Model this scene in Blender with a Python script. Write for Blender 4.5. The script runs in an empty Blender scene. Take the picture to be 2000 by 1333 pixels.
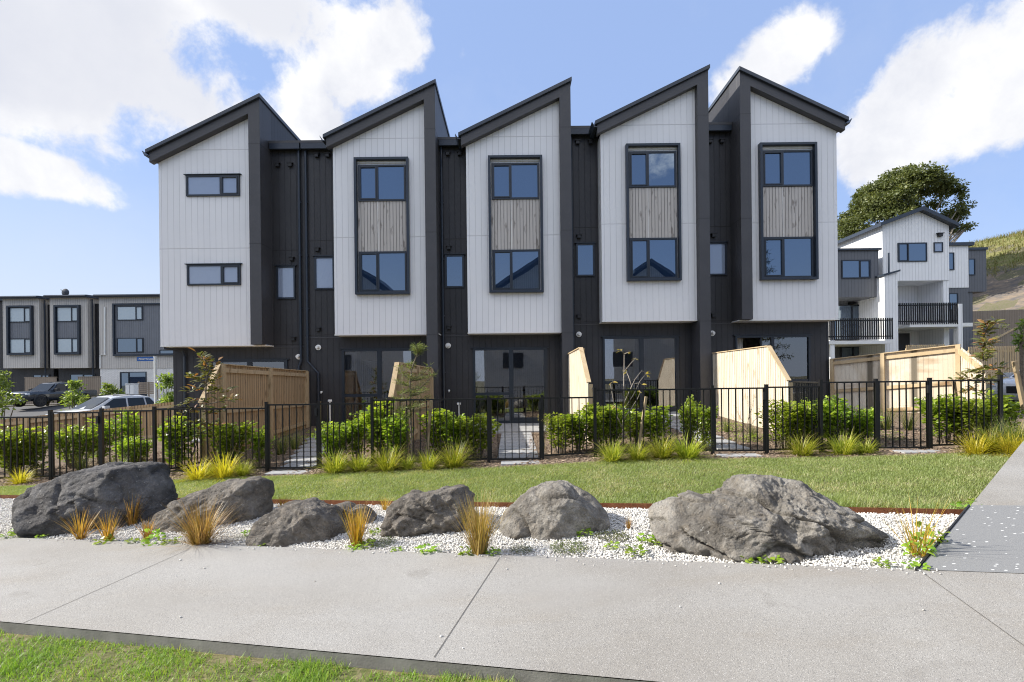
import bpy, bmesh, math, random
import numpy as np
from mathutils import Vector, Matrix, noise as mnoise
R = math.radians
random.seed(7)
rng = np.random.default_rng(11)
sc = bpy.context.scene
col = sc.collection

# ------------------------------------------------------------------ camera
F = 945.0            # focal length in pixels of the 2000 px wide photograph
ROLL = 0.0113
cam_d = bpy.data.cameras.new("camera")
cam = bpy.data.objects.new("camera", cam_d)
col.objects.link(cam)
cam_d.sensor_width = 36.0
cam_d.lens = F / 2000.0 * 36.0
cam_d.shift_y = 74.5 / 2000.0
cam_d.clip_start = 0.05
cam_d.clip_end = 3000
cam.matrix_world = Matrix.Rotation(R(90), 4, 'X') @ Matrix.Rotation(-ROLL, 4, 'Z')
sc.camera = cam

# ------------------------------------------------------------------ light
SUN_EL = R(34.0)
SUN_DIR = Vector((-math.cos(R(1.5)) * math.cos(SUN_EL), math.sin(R(1.5)) * math.cos(SUN_EL), math.sin(SUN_EL)))
sun_d = bpy.data.lights.new("sun", 'SUN')
sun_d.energy = 5.0
sun_d.angle = R(0.5)
sun_d.color = (1.0, 0.95, 0.86)
sun = bpy.data.objects.new("sun", sun_d)
sun.rotation_euler = SUN_DIR.to_track_quat('Z', 'Y').to_euler()
sun.location = (-20, 5, 30)
col.objects.link(sun)
sc.view_settings.view_transform = 'Standard'
sc.view_settings.look = 'None'
sc.view_settings.gamma = 1
sc.view_settings.exposure = 0.82
sc.cycles.max_bounces = 8
sc.cycles.transparent_max_bounces = 16
sc.cycles.use_denoising = True
sc.cycles.denoising_prefilter = 'FAST'
sc.cycles.filter_width = 1.1
sc.cycles.sample_clamp_indirect = 4.0


def pix(u, v):
    """pixel of the photograph -> level camera-plane offsets (right, up) in pixels"""
    du, dv = u - 1000.0, 741.0 - v
    c, s = math.cos(ROLL), math.sin(ROLL)
    return du * c + dv * s, -du * s + dv * c


def W(u, v, Y):
    x, y = pix(u, v)
    return Vector((x * Y / F, Y, y * Y / F))


# ------------------------------------------------------------------ node helper
class NT:
    def __init__(s, tree):
        s.t = tree

    def n(s, typ, _o=None, _p=None, **kw):
        nd = s.t.nodes.new(typ)
        if _p:
            for k, v in _p.items():
                setattr(nd, k, v)
        for k, v in kw.items():
            key = k.replace('_', ' ')
            if k.startswith('i') and k[1:].isdigit():
                sock = nd.inputs[int(k[1:])]
            else:
                sock = nd.inputs[key]
            s.set(sock, v)
        return nd.outputs[_o] if _o is not None else nd

    def set(s, sock, v):
        if isinstance(v, bpy.types.NodeSocket):
            s.t.links.new(v, sock)
        elif isinstance(v, (tuple, list)) and sock.type == 'RGBA' and len(v) == 3:
            sock.default_value = (*v, 1)
        else:
            sock.default_value = v

    def math(s, op, a, b=0.0, c=0.0, clamp=False):
        return s.n('ShaderNodeMath', 0, {'operation': op, 'use_clamp': clamp}, i0=a, i1=b, i2=c)

    def vmath(s, op, a, b=(0, 0, 0), out=0):
        return s.n('ShaderNodeVectorMath', out, {'operation': op}, i0=a, i1=b)

    def mix(s, f, a, b, blend='MIX'):
        nd = s.t.nodes.new('ShaderNodeMix')
        nd.data_type = 'RGBA'
        nd.blend_type = blend
        s.set(nd.inputs[0], f); s.set(nd.inputs[6], a); s.set(nd.inputs[7], b)
        return nd.outputs[2]

    def rng(s, v, a, b, c=0.0, d=1.0, smooth=False):
        return s.n('ShaderNodeMapRange', 0, {'interpolation_type': 'SMOOTHSTEP' if smooth else 'LINEAR'}, i0=v, i1=a, i2=b, i3=c, i4=d)

    def noise(s, vec, scale, detail=4.0, rough=0.55, out=0, dist=0.0):
        return s.n('ShaderNodeTexNoise', out, Vector=vec, Scale=scale, Detail=detail, Roughness=rough, Distortion=dist)

    def sep(s, v):
        nd = s.n('ShaderNodeSeparateXYZ', i0=v)
        return nd.outputs[0], nd.outputs[1], nd.outputs[2]

    def comb(s, x, y, z):
        return s.n('ShaderNodeCombineXYZ', 0, i0=x, i1=y, i2=z)


# ------------------------------------------------------------------ sky
world = bpy.data.worlds.new("World")
sc.world = world
world.use_nodes = True
world.node_tree.nodes.clear()
k = NT(world.node_tree)
SKY_STRENGTH = 0.10
tcg = k.n('ShaderNodeTexCoord', 'Generated')
d = k.vmath('NORMALIZE', tcg)
dx, dy, dz = k.sep(d)
sky = k.n('ShaderNodeTexSky', 0, {'sky_type': 'NISHITA', 'sun_disc': False, 'sun_elevation': SUN_EL,
                                  'sun_rotation': math.atan2(SUN_DIR.x, SUN_DIR.y), 'air_density': 1.0, 'dust_density': 0.6, 'ozone_density': 1.6})
# lift towards the pale photographic blue of the picture
skyc = k.mix(0.72, sky, (2.45, 3.4, 5.75))
hz = k.rng(k.math('ADD', dz, k.math('MULTIPLY', k.rng(dx, -0.65, 0.2), 0.16)), 0.0, 0.44, 1.0, 0.0, True)
skyc = k.mix(k.math('MULTIPLY', hz, 0.9), skyc, (4.25, 4.75, 5.5))
warp = k.noise(d, 3.0, 3, 0.5, out=1)
dw = k.vmath('ADD', d, k.vmath('SCALE', k.vmath('SUBTRACT', warp, (0.5, 0.5, 0.5)), (0, 0, 0)))
dw.node.inputs[1].links[0].from_node.inputs[3].default_value = 0.10
n1 = k.noise(dw, 5.5, 12, 0.62)
n2 = k.noise(dw, 2.2, 4, 0.5)


def blob(u, v, ru, rv):
    x, y = pix(u, v)
    L = math.sqrt(x * x + F * F + y * y)
    c = Vector((x, F, y)) / L
    s = (L / ru, L / ru * 0.5, L / rv)
    q = k.vmath('LENGTH', k.vmath('MULTIPLY', k.vmath('SUBTRACT', d, tuple(c)), s), out=1)
    return k.math('SUBTRACT', 1.0, q)


def union(bl):
    b = blob(*bl[0])
    for q in bl[1:]:
        b = k.math('SMOOTH_MAX', b, blob(*q), 0.12)
    return b


left_c = union([(100, 40, 330, 200), (340, 185, 130, 95), (500, -10, 150, 95), (40, 130, 200, 110), (230, 120, 190, 140)])
bright_c = union([(690, 110, 130, 120), (600, 235, 85, 95), (770, 70, 65, 80), (20, 330, 110, 50), (105, 364, 75, 30),
                  (1530, 105, 85, 50), (1470, 150, 60, 42), (1800, 150, 110, 85), (1970, 130, 100, 100), (1740, 270, 100, 80), (1890, 230, 110, 60), (1990, 475, 30, 18)])
back_fill = k.math('ADD', k.math('MULTIPLY', n2, 2.6), -1.2)  # unseen clouds behind the camera, spread wide as fill for the facade
back_fill = k.math('SUBTRACT', back_fill, k.rng(dy, -0.15, 0.25, 0.0, 3.0))
back_fill = k.math('SUBTRACT', back_fill, k.math('MULTIPLY', k.rng(dz, 0.50, 0.36), 0.85))
allc = k.math('MAXIMUM', k.math('MAXIMUM', left_c, bright_c), back_fill)
n3 = k.noise(dw, 17.0, 9, 0.6)
dens = k.math('ADD', allc, k.math('ADD', k.math('MULTIPLY', k.math('SUBTRACT', n1, 0.5), 2.9), k.math('MULTIPLY', k.math('SUBTRACT', n3, 0.5), 0.9)))
mask = k.rng(dens, -0.16, 0.36, 0.0, 1.0, True)
grey = k.math('MULTIPLY', k.rng(k.math('ADD', left_c, k.math('MULTIPLY', k.math('SUBTRACT', n2, 0.5), 0.9)), 0.05, 0.6, 0.0, 1.0, True), 1.0)
grey2 = k.math('MULTIPLY', k.rng(k.noise(dw, 6.0, 8, 0.6), 0.42, 0.66), 0.75)
cc = k.mix(grey, (5.9, 5.92, 6.0), (4.75, 4.85, 5.2))
cc = k.mix(grey2, cc, (4.25, 4.4, 4.9))
cc = k.mix(k.rng(dy, 0.1, -0.3), cc, (13.0, 12.9, 12.9))  # clouds behind the camera made overbright, added fill light
thin = k.math('MULTIPLY', k.rng(k.noise(dw, 3.4, 8, 0.65), 0.5, 0.9), 0.2)
skyc = k.mix(thin, skyc, (4.6, 4.9, 5.3))
fin = k.mix(mask, skyc, cc)
bg = k.n('ShaderNodeBackground', 0, Color=fin, Strength=SKY_STRENGTH)
k.n('ShaderNodeOutputWorld', i0=bg)

# ------------------------------------------------------------------ materials
MATS = {}


def newmat(name):
    m = bpy.data.materials.new(name)
    m.use_nodes = True
    m.node_tree.nodes.clear()
    q = NT(m.node_tree)
    MATS[name] = m
    return m, q


def finish(q, color, rough=0.6, bump=None, bstr=0.3, bdist=0.01, metal=0.0, spec=0.5, ior=None, coat=0.0, shader=None):
    b = q.n('ShaderNodeBsdfPrincipled', None, None, Base_Color=color, Roughness=rough, Metallic=metal)
    b.inputs['Specular IOR Level'].default_value = spec
    if ior:
        b.inputs['IOR'].default_value = ior
    b.inputs['Coat Weight'].default_value = coat
    if bump is not None:
        bn = q.n('ShaderNodeBump', 0, None, Strength=bstr, Distance=bdist, Height=bump)
        q.set(b.inputs['Normal'], bn)
    q.n('ShaderNodeOutputMaterial', i0=b.outputs[0] if shader is None else shader(b.outputs[0]))
    return b


def objc(q):
    return q.n('ShaderNodeTexCoord', 'Object')


def simple(name, c, rough=0.5, var=0.12, scale=6.0, metal=0.0, spec=0.5, bstr=0.0, bscale=60.0):
    m, q = newmat(name)
    oc = objc(q)
    n = q.noise(oc, scale, 5)
    f = q.rng(n, 0.3, 0.7, 1 - var, 1 + var)
    colr = q.vmath('SCALE', q.n('ShaderNodeRGB', 0), (0, 0, 0))
    colr.node.inputs[0].links[0].from_node.outputs[0].default_value = (*c, 1)
    q.set(colr.node.inputs[3], f)
    finish(q, colr, rough, q.noise(oc, bscale, 3) if bstr else None, bstr, 0.004, metal, spec)
    return m


def line_mask(q, coord, pitch, width, offset=0.0):
    """1 inside a thin line repeating every pitch"""
    fr = q.math('FRACT', q.math('DIVIDE', q.math('ADD', coord, 1000.0 + offset), pitch))
    a = q.math('ABSOLUTE', q.math('SUBTRACT', fr, 0.5))
    return q.rng(a, 0.5 - width / pitch, 0.5 - width / pitch * 0.5)


def cladding(name, c, pitch=0.18, joints=(), groove=0.35, rough=0.5, var=0.05, width=0.009):
    m, q = newmat(name)
    oc = objc(q)
    x, y, z = q.sep(oc)
    h = q.math('ADD', x, y)
    g = line_mask(q, h, pitch, width)
    for jz in joints:
        a = q.math('ABSOLUTE', q.math('SUBTRACT', z, jz))
        g = q.math('MAXIMUM', g, q.rng(a, 0.012, 0.006))
    board = q.n('ShaderNodeTexWhiteNoise', 0, {'noise_dimensions': '1D'}, W=q.math('FLOOR', q.math('DIVIDE', q.math('ADD', h, 1000.0), pitch)))
    n = q.noise(oc, 1.3, 5, 0.6)
    streak = q.noise(q.vmath('MULTIPLY', oc, (9.0, 9.0, 0.5)), 1.0, 5, 0.6)
    f = q.math('ADD', q.rng(n, 0.3, 0.7, 1 - var, 1 + var), q.math('ADD', q.math('MULTIPLY', q.math('SUBTRACT', board, 0.5), var), q.math('MULTIPLY', q.math('SUBTRACT', streak, 0.5), var * 1.6)))
    rgb = q.n('ShaderNodeRGB', 0)
    rgb.node.outputs[0].default_value = (*c, 1)
    sc_ = q.vmath('SCALE', rgb)
    q.set(sc_.node.inputs[3], f)
    colr = q.mix(g, sc_, tuple(v * groove for v in c))  # shade of the deep grooves is put into the colour
    finish(q, colr, rough, q.math('ADD', q.math('SUBTRACT', 1.0, g), q.math('MULTIPLY', q.noise(oc, 2.5, 2), 0.25)), 0.6, 0.008, spec=0.35)
    return m


def timber(name, c1, c2, dark, pitch=0.1, axis='h', knots=True, grain=1.0, gap=True, rough=0.75):
    """vertical boards with grain, knots and board-to-board variation"""
    m, q = newmat(name)
    oc = objc(q)
    x, y, z = q.sep(oc)
    h = q.math('ADD', x, y)
    bid = q.math('FLOOR', q.math('DIVIDE', q.math('ADD', h, 1000.0), pitch))
    r1 = q.n('ShaderNodeTexWhiteNoise', 0, {'noise_dimensions': '1D'}, W=bid)
    v = q.comb(q.math('MULTIPLY', h, 26.0), q.math('MULTIPLY', bid, 3.7), q.math('MULTIPLY', z, 1.6))
    gr = q.noise(v, 1.0, 6, 0.6, dist=0.6)
    cc_ = q.mix(q.rng(gr, 0.3, 0.7), c1, c2)
    cc_ = q.mix(q.math('MULTIPLY', r1, 0.75), cc_, c2)
    if knots:
        kv = q.comb(q.math('MULTIPLY', h, 7.0), q.math('MULTIPLY', bid, 1.9), q.math('MULTIPLY', z, 2.6))
        kn = q.noise(kv, 1.0, 3, 0.5)
        cc_ = q.mix(q.math('MULTIPLY', q.rng(kn, 0.58, 0.70), 0.75), cc_, dark)
        stk = q.noise(q.comb(q.math('MULTIPLY', h, 60.0), q.math('MULTIPLY', bid, 2.3), q.math('MULTIPLY', z, 0.9)), 1.0, 3, 0.6)
        cc_ = q.mix(q.math('MULTIPLY', q.rng(stk, 0.60, 0.72), 0.4), cc_, dark)
    if gap:
        g = line_mask(q, h, pitch, 0.010)
        cc_ = q.mix(g, cc_, tuple(v_ * 0.3 for v_ in c2))
        bump = q.math('ADD', q.math('SUBTRACT', 1.0, g), q.math('MULTIPLY', gr, 0.2 * grain))
    else:
        bump = gr
    finish(q, cc_, rough, bump, 0.5, 0.006, spec=0.2)
    return m


def leafmat(name, c1, c2, trans=0.3, rough=0.45, spec=0.4, c3=None):
    m, q = newmat(name)
    at = q.n('ShaderNodeAttribute', 'Fac', {'attribute_name': 'rnd'})
    oi = q.n('ShaderNodeObjectInfo', 'Random')
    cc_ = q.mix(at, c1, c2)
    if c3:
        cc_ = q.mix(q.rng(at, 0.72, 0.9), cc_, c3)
    hs = q.n('ShaderNodeHueSaturation', 0, None, Hue=q.rng(oi, 0, 1, 0.488, 0.512), Saturation=1.0, Value=q.rng(oi, 0, 1, 0.82, 1.18), Color=cc_)

    def sh(b):
        tr = q.n('ShaderNodeBsdfTranslucent', 0, None, Color=q.mix(1.0, hs, (1.5, 1.5, 0.7), 'MULTIPLY'))
        return q.n('ShaderNodeMixShader', 0, None, i0=trans, i1=b, i2=tr)
    finish(q, hs, rough, spec=spec, shader=sh)
    return m


WHITE_C = cladding('white_cladding', (0.70, 0.705, 0.72), joints=(2.9, 5.86), groove=0.70, width=0.007, var=0.022)
DARK_C = cladding('charcoal_cladding', (0.034, 0.0335, 0.036), joints=(0.03, 2.95), groove=0.3, rough=0.45, var=0.12)
DARKP = simple('charcoal_panel', (0.048, 0.0475, 0.052), 0.5, 0.10, 1.5, bstr=0.06, bscale=400)
STEEL = simple('navy_steel', (0.016, 0.024, 0.038), 0.35, 0.1, 3)
ROOFM = simple('roof_steel', (0.030, 0.038, 0.052), 0.32, 0.1, 3)
ALU = simple('window_aluminium', (0.012, 0.018, 0.028), 0.4, 0.08, 5)
TRIMW = simple('white_trim', (0.72, 0.72, 0.70), 0.5, 0.05)
BLACKM = simple('black_powdercoat', (0.008, 0.008, 0.0085), 0.5, 0.1, 8, spec=0.35)
BLACKP = simple('black_plastic', (0.010, 0.010, 0.011), 0.5, 0.1, 8)
WHITEP = simple('white_plastic', (0.74, 0.74, 0.72), 0.45, 0.04)
GREYT = timber('weathered_timber', (0.52, 0.495, 0.47), (0.42, 0.395, 0.37), (0.15, 0.13, 0.115), 0.096)
PINE_LIT = timber('lit_pine_palings', (0.66, 0.605, 0.51), (0.50, 0.425, 0.315), (0.33, 0.22, 0.125), 0.1)  # palings of the sunlit fence faces, sunlight put into the paler colour
PINE_SHADE = timber('shaded_pine_palings', (0.50, 0.37, 0.225), (0.38, 0.265, 0.15), (0.11, 0.07, 0.04), 0.1)  # same palings on shaded fence faces, shade put into the darker colour
PINE_R = timber('pine_framing', (0.52, 0.42, 0.275), (0.42, 0.31, 0.18), (0.18, 0.11, 0.055), 0.4, gap=False)
STAKE = timber('stake_timber', (0.40, 0.32, 0.21), (0.30, 0.23, 0.14), (0.15, 0.10, 0.06), 0.3, gap=False)


def glass(name, base, ior, rough=0.0, transp=0.0, tint=None):
    m, q = newmat(name)
    oc = objc(q)
    wob = q.noise(oc, 1.1, 2, 0.4)
    if transp:
        tr = q.n('ShaderNodeBsdfTransparent', 0, None, Color=(transp, transp, transp * 1.02))
        gl = q.n('ShaderNodeBsdfGlossy', 0, None, Roughness=0.0, Color=(0.95, 0.97, 1.0))
        q.set(gl.node.inputs['Normal'], q.n('ShaderNodeBump', 0, None, Strength=0.05, Distance=0.02, Height=wob))
        fr = q.n('ShaderNodeFresnel', 0, None, IOR=ior)
        q.n('ShaderNodeOutputMaterial', i0=q.n('ShaderNodeMixShader', 0, None, i0=fr, i1=tr, i2=gl))
    else:
        b_ = finish(q, base, rough, wob, 0.05, 0.02, ior=ior)
        if tint:
            b_.inputs['Specular Tint'].default_value = (*tint, 1)
    return m


GLASS = glass('reflective_glass', (0.012, 0.026, 0.060), 2.8, tint=(0.74, 0.88, 1.0))
GLASSF = glass('frosted_glass', (0.23, 0.28, 0.38), 2.1, 0.06)
GLASSD = glass('door_glass', None, 2.4, transp=0.86)
GLASSC = glass('car_glass', (0.012, 0.016, 0.018), 1.45)
GLASSB = glass('blind_glass', (0.36, 0.43, 0.47), 1.9)
ROOM = simple('interior_paint', (0.60, 0.57, 0.53), 0.8, 0.05, 2)
ROOMF = simple('interior_floor', (0.34, 0.26, 0.18), 0.5, 0.15, 4)
CURTAIN = simple('pale_curtain', (0.55, 0.52, 0.47), 0.9, 0.1, 8)
KITCH = simple('kitchen_joinery', (0.05, 0.05, 0.055), 0.4, 0.1, 3)


def mat_concrete():
    m, q = newmat('exposed_concrete')
    oc = objc(q)
    n = q.noise(oc, 0.8, 6, 0.6)
    sp = q.noise(oc, 190, 3, 0.65)
    v = q.n('ShaderNodeTexVoronoi', 0, None, Vector=oc, Scale=260.0)
    vc = q.n('ShaderNodeTexVoronoi', 1, None, Vector=oc, Scale=260.0)
    c = q.mix(q.rng(n, 0.35, 0.65), (0.238, 0.222, 0.198), (0.285, 0.271, 0.247))
    st = q.noise(q.vmath('MULTIPLY', oc, (0.5, 1.6, 1)), 1.6, 5, 0.6)
    c = q.mix(q.math('MULTIPLY', q.rng(st, 0.5, 0.75), 0.6), c, (0.235, 0.205, 0.165))
    big_ = q.noise(q.vmath('MULTIPLY', oc, (0.35, 0.9, 1)), 1.0, 4, 0.6)
    c = q.mix(q.math('MULTIPLY', q.rng(big_, 0.42, 0.66), 0.5), c, (0.32, 0.314, 0.302))
    spot = q.noise(oc, 3.2, 3, 0.5)
    c = q.mix(q.math('MULTIPLY', q.rng(spot, 0.66, 0.74), 0.35), c, (0.17, 0.155, 0.135))
    c = q.mix(q.math('MULTIPLY', q.rng(sp, 0.52, 0.72), 0.55), c, (0.21, 0.20, 0.19))
    c = q.mix(q.math('MULTIPLY', q.rng(q.sep(vc)[0], 0.86, 0.9), 0.6), c, (0.12, 0.115, 0.11))
    c = q.mix(q.math('MULTIPLY', q.rng(q.sep(vc)[1], 0.90, 0.94), 0.4), c, (0.55, 0.53, 0.50))
    finish(q, c, 0.8, q.math('ADD', v, sp), 0.35, 0.006, spec=0.25)
    return m


def mat_dark_concrete():
    m, q = newmat('dark_speckled_concrete')
    oc = objc(q)
    sp = q.noise(oc, 140, 3, 0.65)
    vd = q.n('ShaderNodeTexVoronoi', 0, None, Vector=q.vmath('MULTIPLY', oc, (12, 30, 12)), Scale=1.0, Randomness=1.0)
    vc = q.n('ShaderNodeTexVoronoi', 1, None, Vector=q.vmath('MULTIPLY', oc, (12, 30, 12)), Scale=1.0, Randomness=1.0)
    c = q.mix(q.rng(sp, 0.35, 0.65), (0.225, 0.225, 0.22), (0.17, 0.17, 0.17))
    chips = q.math('MULTIPLY', q.rng(q.math('ADD', vd, q.math('MULTIPLY', sp, 0.15)), 0.25, 0.20), q.rng(q.sep(vc)[0], 0.40, 0.42))
    c = q.mix(chips, c, (0.72, 0.72, 0.69))
    finish(q, c, 0.75, sp, 0.3, 0.004, spec=0.25)
    return m


def mat_asphalt():
    return simple('asphalt', (0.055, 0.055, 0.057), 0.85, 0.2, 3, bstr=0.4, bscale=120)


def mat_rock(name, dark, light, warm, amt=0.5):
    m, q = newmat(name)
    oc = objc(q)
    n = q.noise(oc, 2.2, 9, 0.68)
    n2_ = q.noise(oc, 11, 8, 0.75)
    n3 = q.noise(oc, 60, 4, 0.7)
    mu = q.n('ShaderNodeTexVoronoi', 0, {'feature': 'F1'}, Vector=q.vmath('ADD', oc, q.vmath('SCALE', q.noise(oc, 6, 3, out=1))), Scale=13.0)
    mu.node.inputs['Vector'].links[0].from_node.inputs[1].links[0].from_node.inputs[3].default_value = 0.25
    c = q.mix(q.rng(n, 0.42, 0.58), dark, light)
    pt = q.noise(oc, 3.6, 5, 0.65)
    c = q.mix(q.math('MULTIPLY', q.rng(pt, 0.52, 0.62), 0.5), c, tuple(v * 0.6 for v in dark))
    c = q.mix(q.math('MULTIPLY', q.rng(n2_, 0.5, 0.7), amt), c, warm)
    c = q.mix(q.math('MULTIPLY', q.rng(n3, 0.55, 0.75), 0.45), c, tuple(v * 0.35 for v in dark))
    lich = q.math('MULTIPLY', q.rng(q.noise(oc, 33, 3, 0.5), 0.66, 0.70), 0.55)
    c = q.mix(lich, c, (0.42, 0.41, 0.38))
    hgt = q.math('ADD', q.math('ADD', q.math('MULTIPLY', n2_, 1.0), q.math('MULTIPLY', n3, 0.35)), q.math('MULTIPLY', mu, 0.5))
    finish(q, c, 0.85, hgt, 1.0, 0.06, spec=0.2)
    return m


def mat_ground(name, c1, c2, c3, s1=1.2, s2=30, rough=0.95, bs=0.5):
    m, q = newmat(name)
    oc = objc(q)
    a = q.noise(oc, s1, 6, 0.6)
    b = q.noise(oc, s2, 5, 0.7)
    c = q.mix(q.rng(a, 0.35, 0.65), c1, c2)
    c = q.mix(q.rng(b, 0.45, 0.7), c, c3)
    finish(q, c, rough, b, bs, 0.02, spec=0.15)
    return m


CONC = mat_concrete()
DCONC = mat_dark_concrete()
CONC2 = simple('patio_paving', (0.30, 0.30, 0.30), 0.8, 0.12, 5, bstr=0.2, bscale=150)
CONCE = simple('concrete_edge', (0.20, 0.19, 0.175), 0.9, 0.25, 6, bstr=0.4, bscale=80)
JOINT = simple('joint_dark', (0.07, 0.065, 0.06), 0.9, 0.2)
ASPH = mat_asphalt()
ROCK_A = mat_rock('basalt_dark', (0.075, 0.072, 0.072), (0.17, 0.163, 0.158), (0.19, 0.165, 0.145), 0.4)
ROCK_B = mat_rock('basalt_brown', (0.105, 0.094, 0.082), (0.245, 0.22, 0.19), (0.25, 0.20, 0.15), 0.5)
ROCK_C = mat_rock('basalt_grey', (0.150, 0.136, 0.118), (0.35, 0.325, 0.285), (0.27, 0.22, 0.165), 0.45)
SOILG = mat_ground('lawn_soil', (0.065, 0.085, 0.022), (0.09, 0.10, 0.035), (0.14, 0.12, 0.06), 1.0, 25)
SOILN = mat_ground('verge_soil', (0.06, 0.085, 0.02), (0.14, 0.12, 0.06), (0.22, 0.18, 0.11), 2.0, 22)
MULCH = mat_ground('bark_mulch', (0.12, 0.085, 0.06), (0.17, 0.125, 0.09), (0.24, 0.19, 0.14), 2.0, 45, bs=0.9)
GRAVB = mat_ground('gravel_bed', (0.46, 0.44, 0.40), (0.53, 0.51, 0.47), (0.36, 0.34, 0.30), 3.0, 60, bs=1.0)
PEBBLE = None
CORTEN = mat_ground('corten_edging', (0.16, 0.062, 0.030), (0.11, 0.040, 0.020), (0.20, 0.085, 0.04), 4, 20, 0.8, 0.2)
EARTH = mat_ground('earth', (0.11, 0.10, 0.07), (0.15, 0.13, 0.09), (0.09, 0.10, 0.04), 0.3, 6)
HILLM, q_ = newmat('hill_ground')
oc_ = objc(q_)
hx, hy, hzz = q_.sep(oc_)
hn = q_.noise(oc_, 0.25, 6, 0.6)
hn2 = q_.noise(q_.vmath('MULTIPLY', oc_, (0.5, 0.5, 2.2)), 1.1, 7, 0.7)
bnd = q_.rng(q_.math('ADD', hzz, q_.math('MULTIPLY', q_.math('SUBTRACT', hn, 0.5), 2.0)), 12.2, 13.4)
csoil = q_.mix(q_.rng(hn2, 0.40, 0.62), (0.10, 0.094, 0.09), (0.20, 0.16, 0.12))
cgr = q_.mix(q_.rng(hn2, 0.35, 0.65), (0.12, 0.14, 0.04), (0.21, 0.18, 0.09))
finish(q_, q_.mix(bnd, csoil, cgr), 0.95, hn2, 0.6, 0.15, spec=0.1)

GRASS = leafmat('grass_blades', (0.19, 0.245, 0.068), (0.32, 0.345, 0.14), 0.4, 0.45, 0.4, (0.46, 0.41, 0.25))
GRASSN = leafmat('verge_grass_blades', (0.15, 0.26, 0.028), (0.29, 0.37, 0.07), 0.4, 0.45, 0.4, (0.33, 0.28, 0.12))
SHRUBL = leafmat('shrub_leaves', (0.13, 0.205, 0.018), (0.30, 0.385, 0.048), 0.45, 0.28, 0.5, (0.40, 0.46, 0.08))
TUFTG = leafmat('green_tuft_blades', (0.16, 0.21, 0.022), (0.36, 0.37, 0.045), 0.42, 0.4, 0.4, (0.50, 0.46, 0.12))
TUFTY = leafmat('yellow_tuft_blades', (0.33, 0.31, 0.03), (0.52, 0.42, 0.05), 0.4, 0.4, 0.4)
TUFTD = leafmat('dark_tuft_blades', (0.06, 0.10, 0.02), (0.14, 0.17, 0.04), 0.3, 0.4, 0.4, (0.30, 0.27, 0.10))
TUFTO = leafmat('orange_tuft_blades', (0.23, 0.18, 0.03), (0.48, 0.22, 0.025), 0.35, 0.4, 0.4, (0.60, 0.38, 0.12))
TUFTB = leafmat('tawny_tuft_blades', (0.19, 0.155, 0.045), (0.38, 0.21, 0.06), 0.35, 0.4, 0.4, (0.56, 0.40, 0.20))
WEEDL = leafmat('weed_leaves', (0.16, 0.28, 0.022), (0.30, 0.40, 0.05), 0.4, 0.4, 0.4)
MATL = leafmat('mat_leaves', (0.07, 0.095, 0.022), (0.13, 0.135, 0.05), 0.2, 0.5, 0.3)
MAGL = leafmat('magnolia_leaves', (0.10, 0.12, 0.032), (0.22, 0.20, 0.06), 0.3, 0.30, 0.5, (0.34, 0.17, 0.07))
PINL = leafmat('conifer_leaves', (0.10, 0.13, 0.04), (0.20, 0.22, 0.08), 0.35, 0.5, 0.3)
YELL = leafmat('yellowing_leaves', (0.36, 0.28, 0.07), (0.50, 0.36, 0.12), 0.4, 0.4, 0.4)
TREEL = leafmat('tree_leaves', (0.060, 0.075, 0.024), (0.135, 0.15, 0.05), 0.28, 0.45, 0.35, (0.22, 0.22, 0.08))
BUSHL = leafmat('street_bush_leaves', (0.12, 0.18, 0.035), (0.26, 0.32, 0.08), 0.4, 0.4, 0.4)
DRYL = leafmat('dry_stalks', (0.30, 0.23, 0.13), (0.22, 0.19, 0.07), 0.3, 0.6, 0.2)
BARK = mat_ground('bark', (0.16, 0.13, 0.10), (0.11, 0.09, 0.07), (0.24, 0.21, 0.17), 6, 40)
BARKP = mat_ground('pale_bark', (0.34, 0.30, 0.25), (0.24, 0.20, 0.16), (0.42, 0.38, 0.33), 8, 60)


def pebble_mat():
    m, q = newmat('white_pebbles')
    at = q.n('ShaderNodeAttribute', 'Fac', {'attribute_name': 'rnd'})
    c = q.mix(at, (0.46, 0.44, 0.405), (0.68, 0.66, 0.62))
    c = q.mix(q.rng(at, 0.06, 0.0), c, (0.34, 0.31, 0.27))
    finish(q, c, 0.65, spec=0.3)
    return m


PEBBLE = pebble_mat()


def chips_mat():
    m, q = newmat('mulch_chips')
    at = q.n('ShaderNodeAttribute', 'Fac', {'attribute_name': 'rnd'})
    c = q.mix(at, (0.12, 0.08, 0.055), (0.34, 0.26, 0.19))
    finish(q, c, 0.85, spec=0.2)
    return m


CHIPS = chips_mat()


# ------------------------------------------------------------------ object helpers
ORG = {}


def tag(o, label=None, cat=None, group=None, kind=None):
    if label: o['label'] = label
    if cat: o['category'] = cat
    if group: o['group'] = group
    if kind: o['kind'] = kind
    return o


def empty(name, loc, label, cat, group=None):
    o = bpy.data.objects.new(name, None)
    o.empty_display_size = 0.2
    o.location = loc
    col.objects.link(o)
    ORG[o.name] = Vector(loc)
    return tag(o, label, cat, group)


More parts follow.
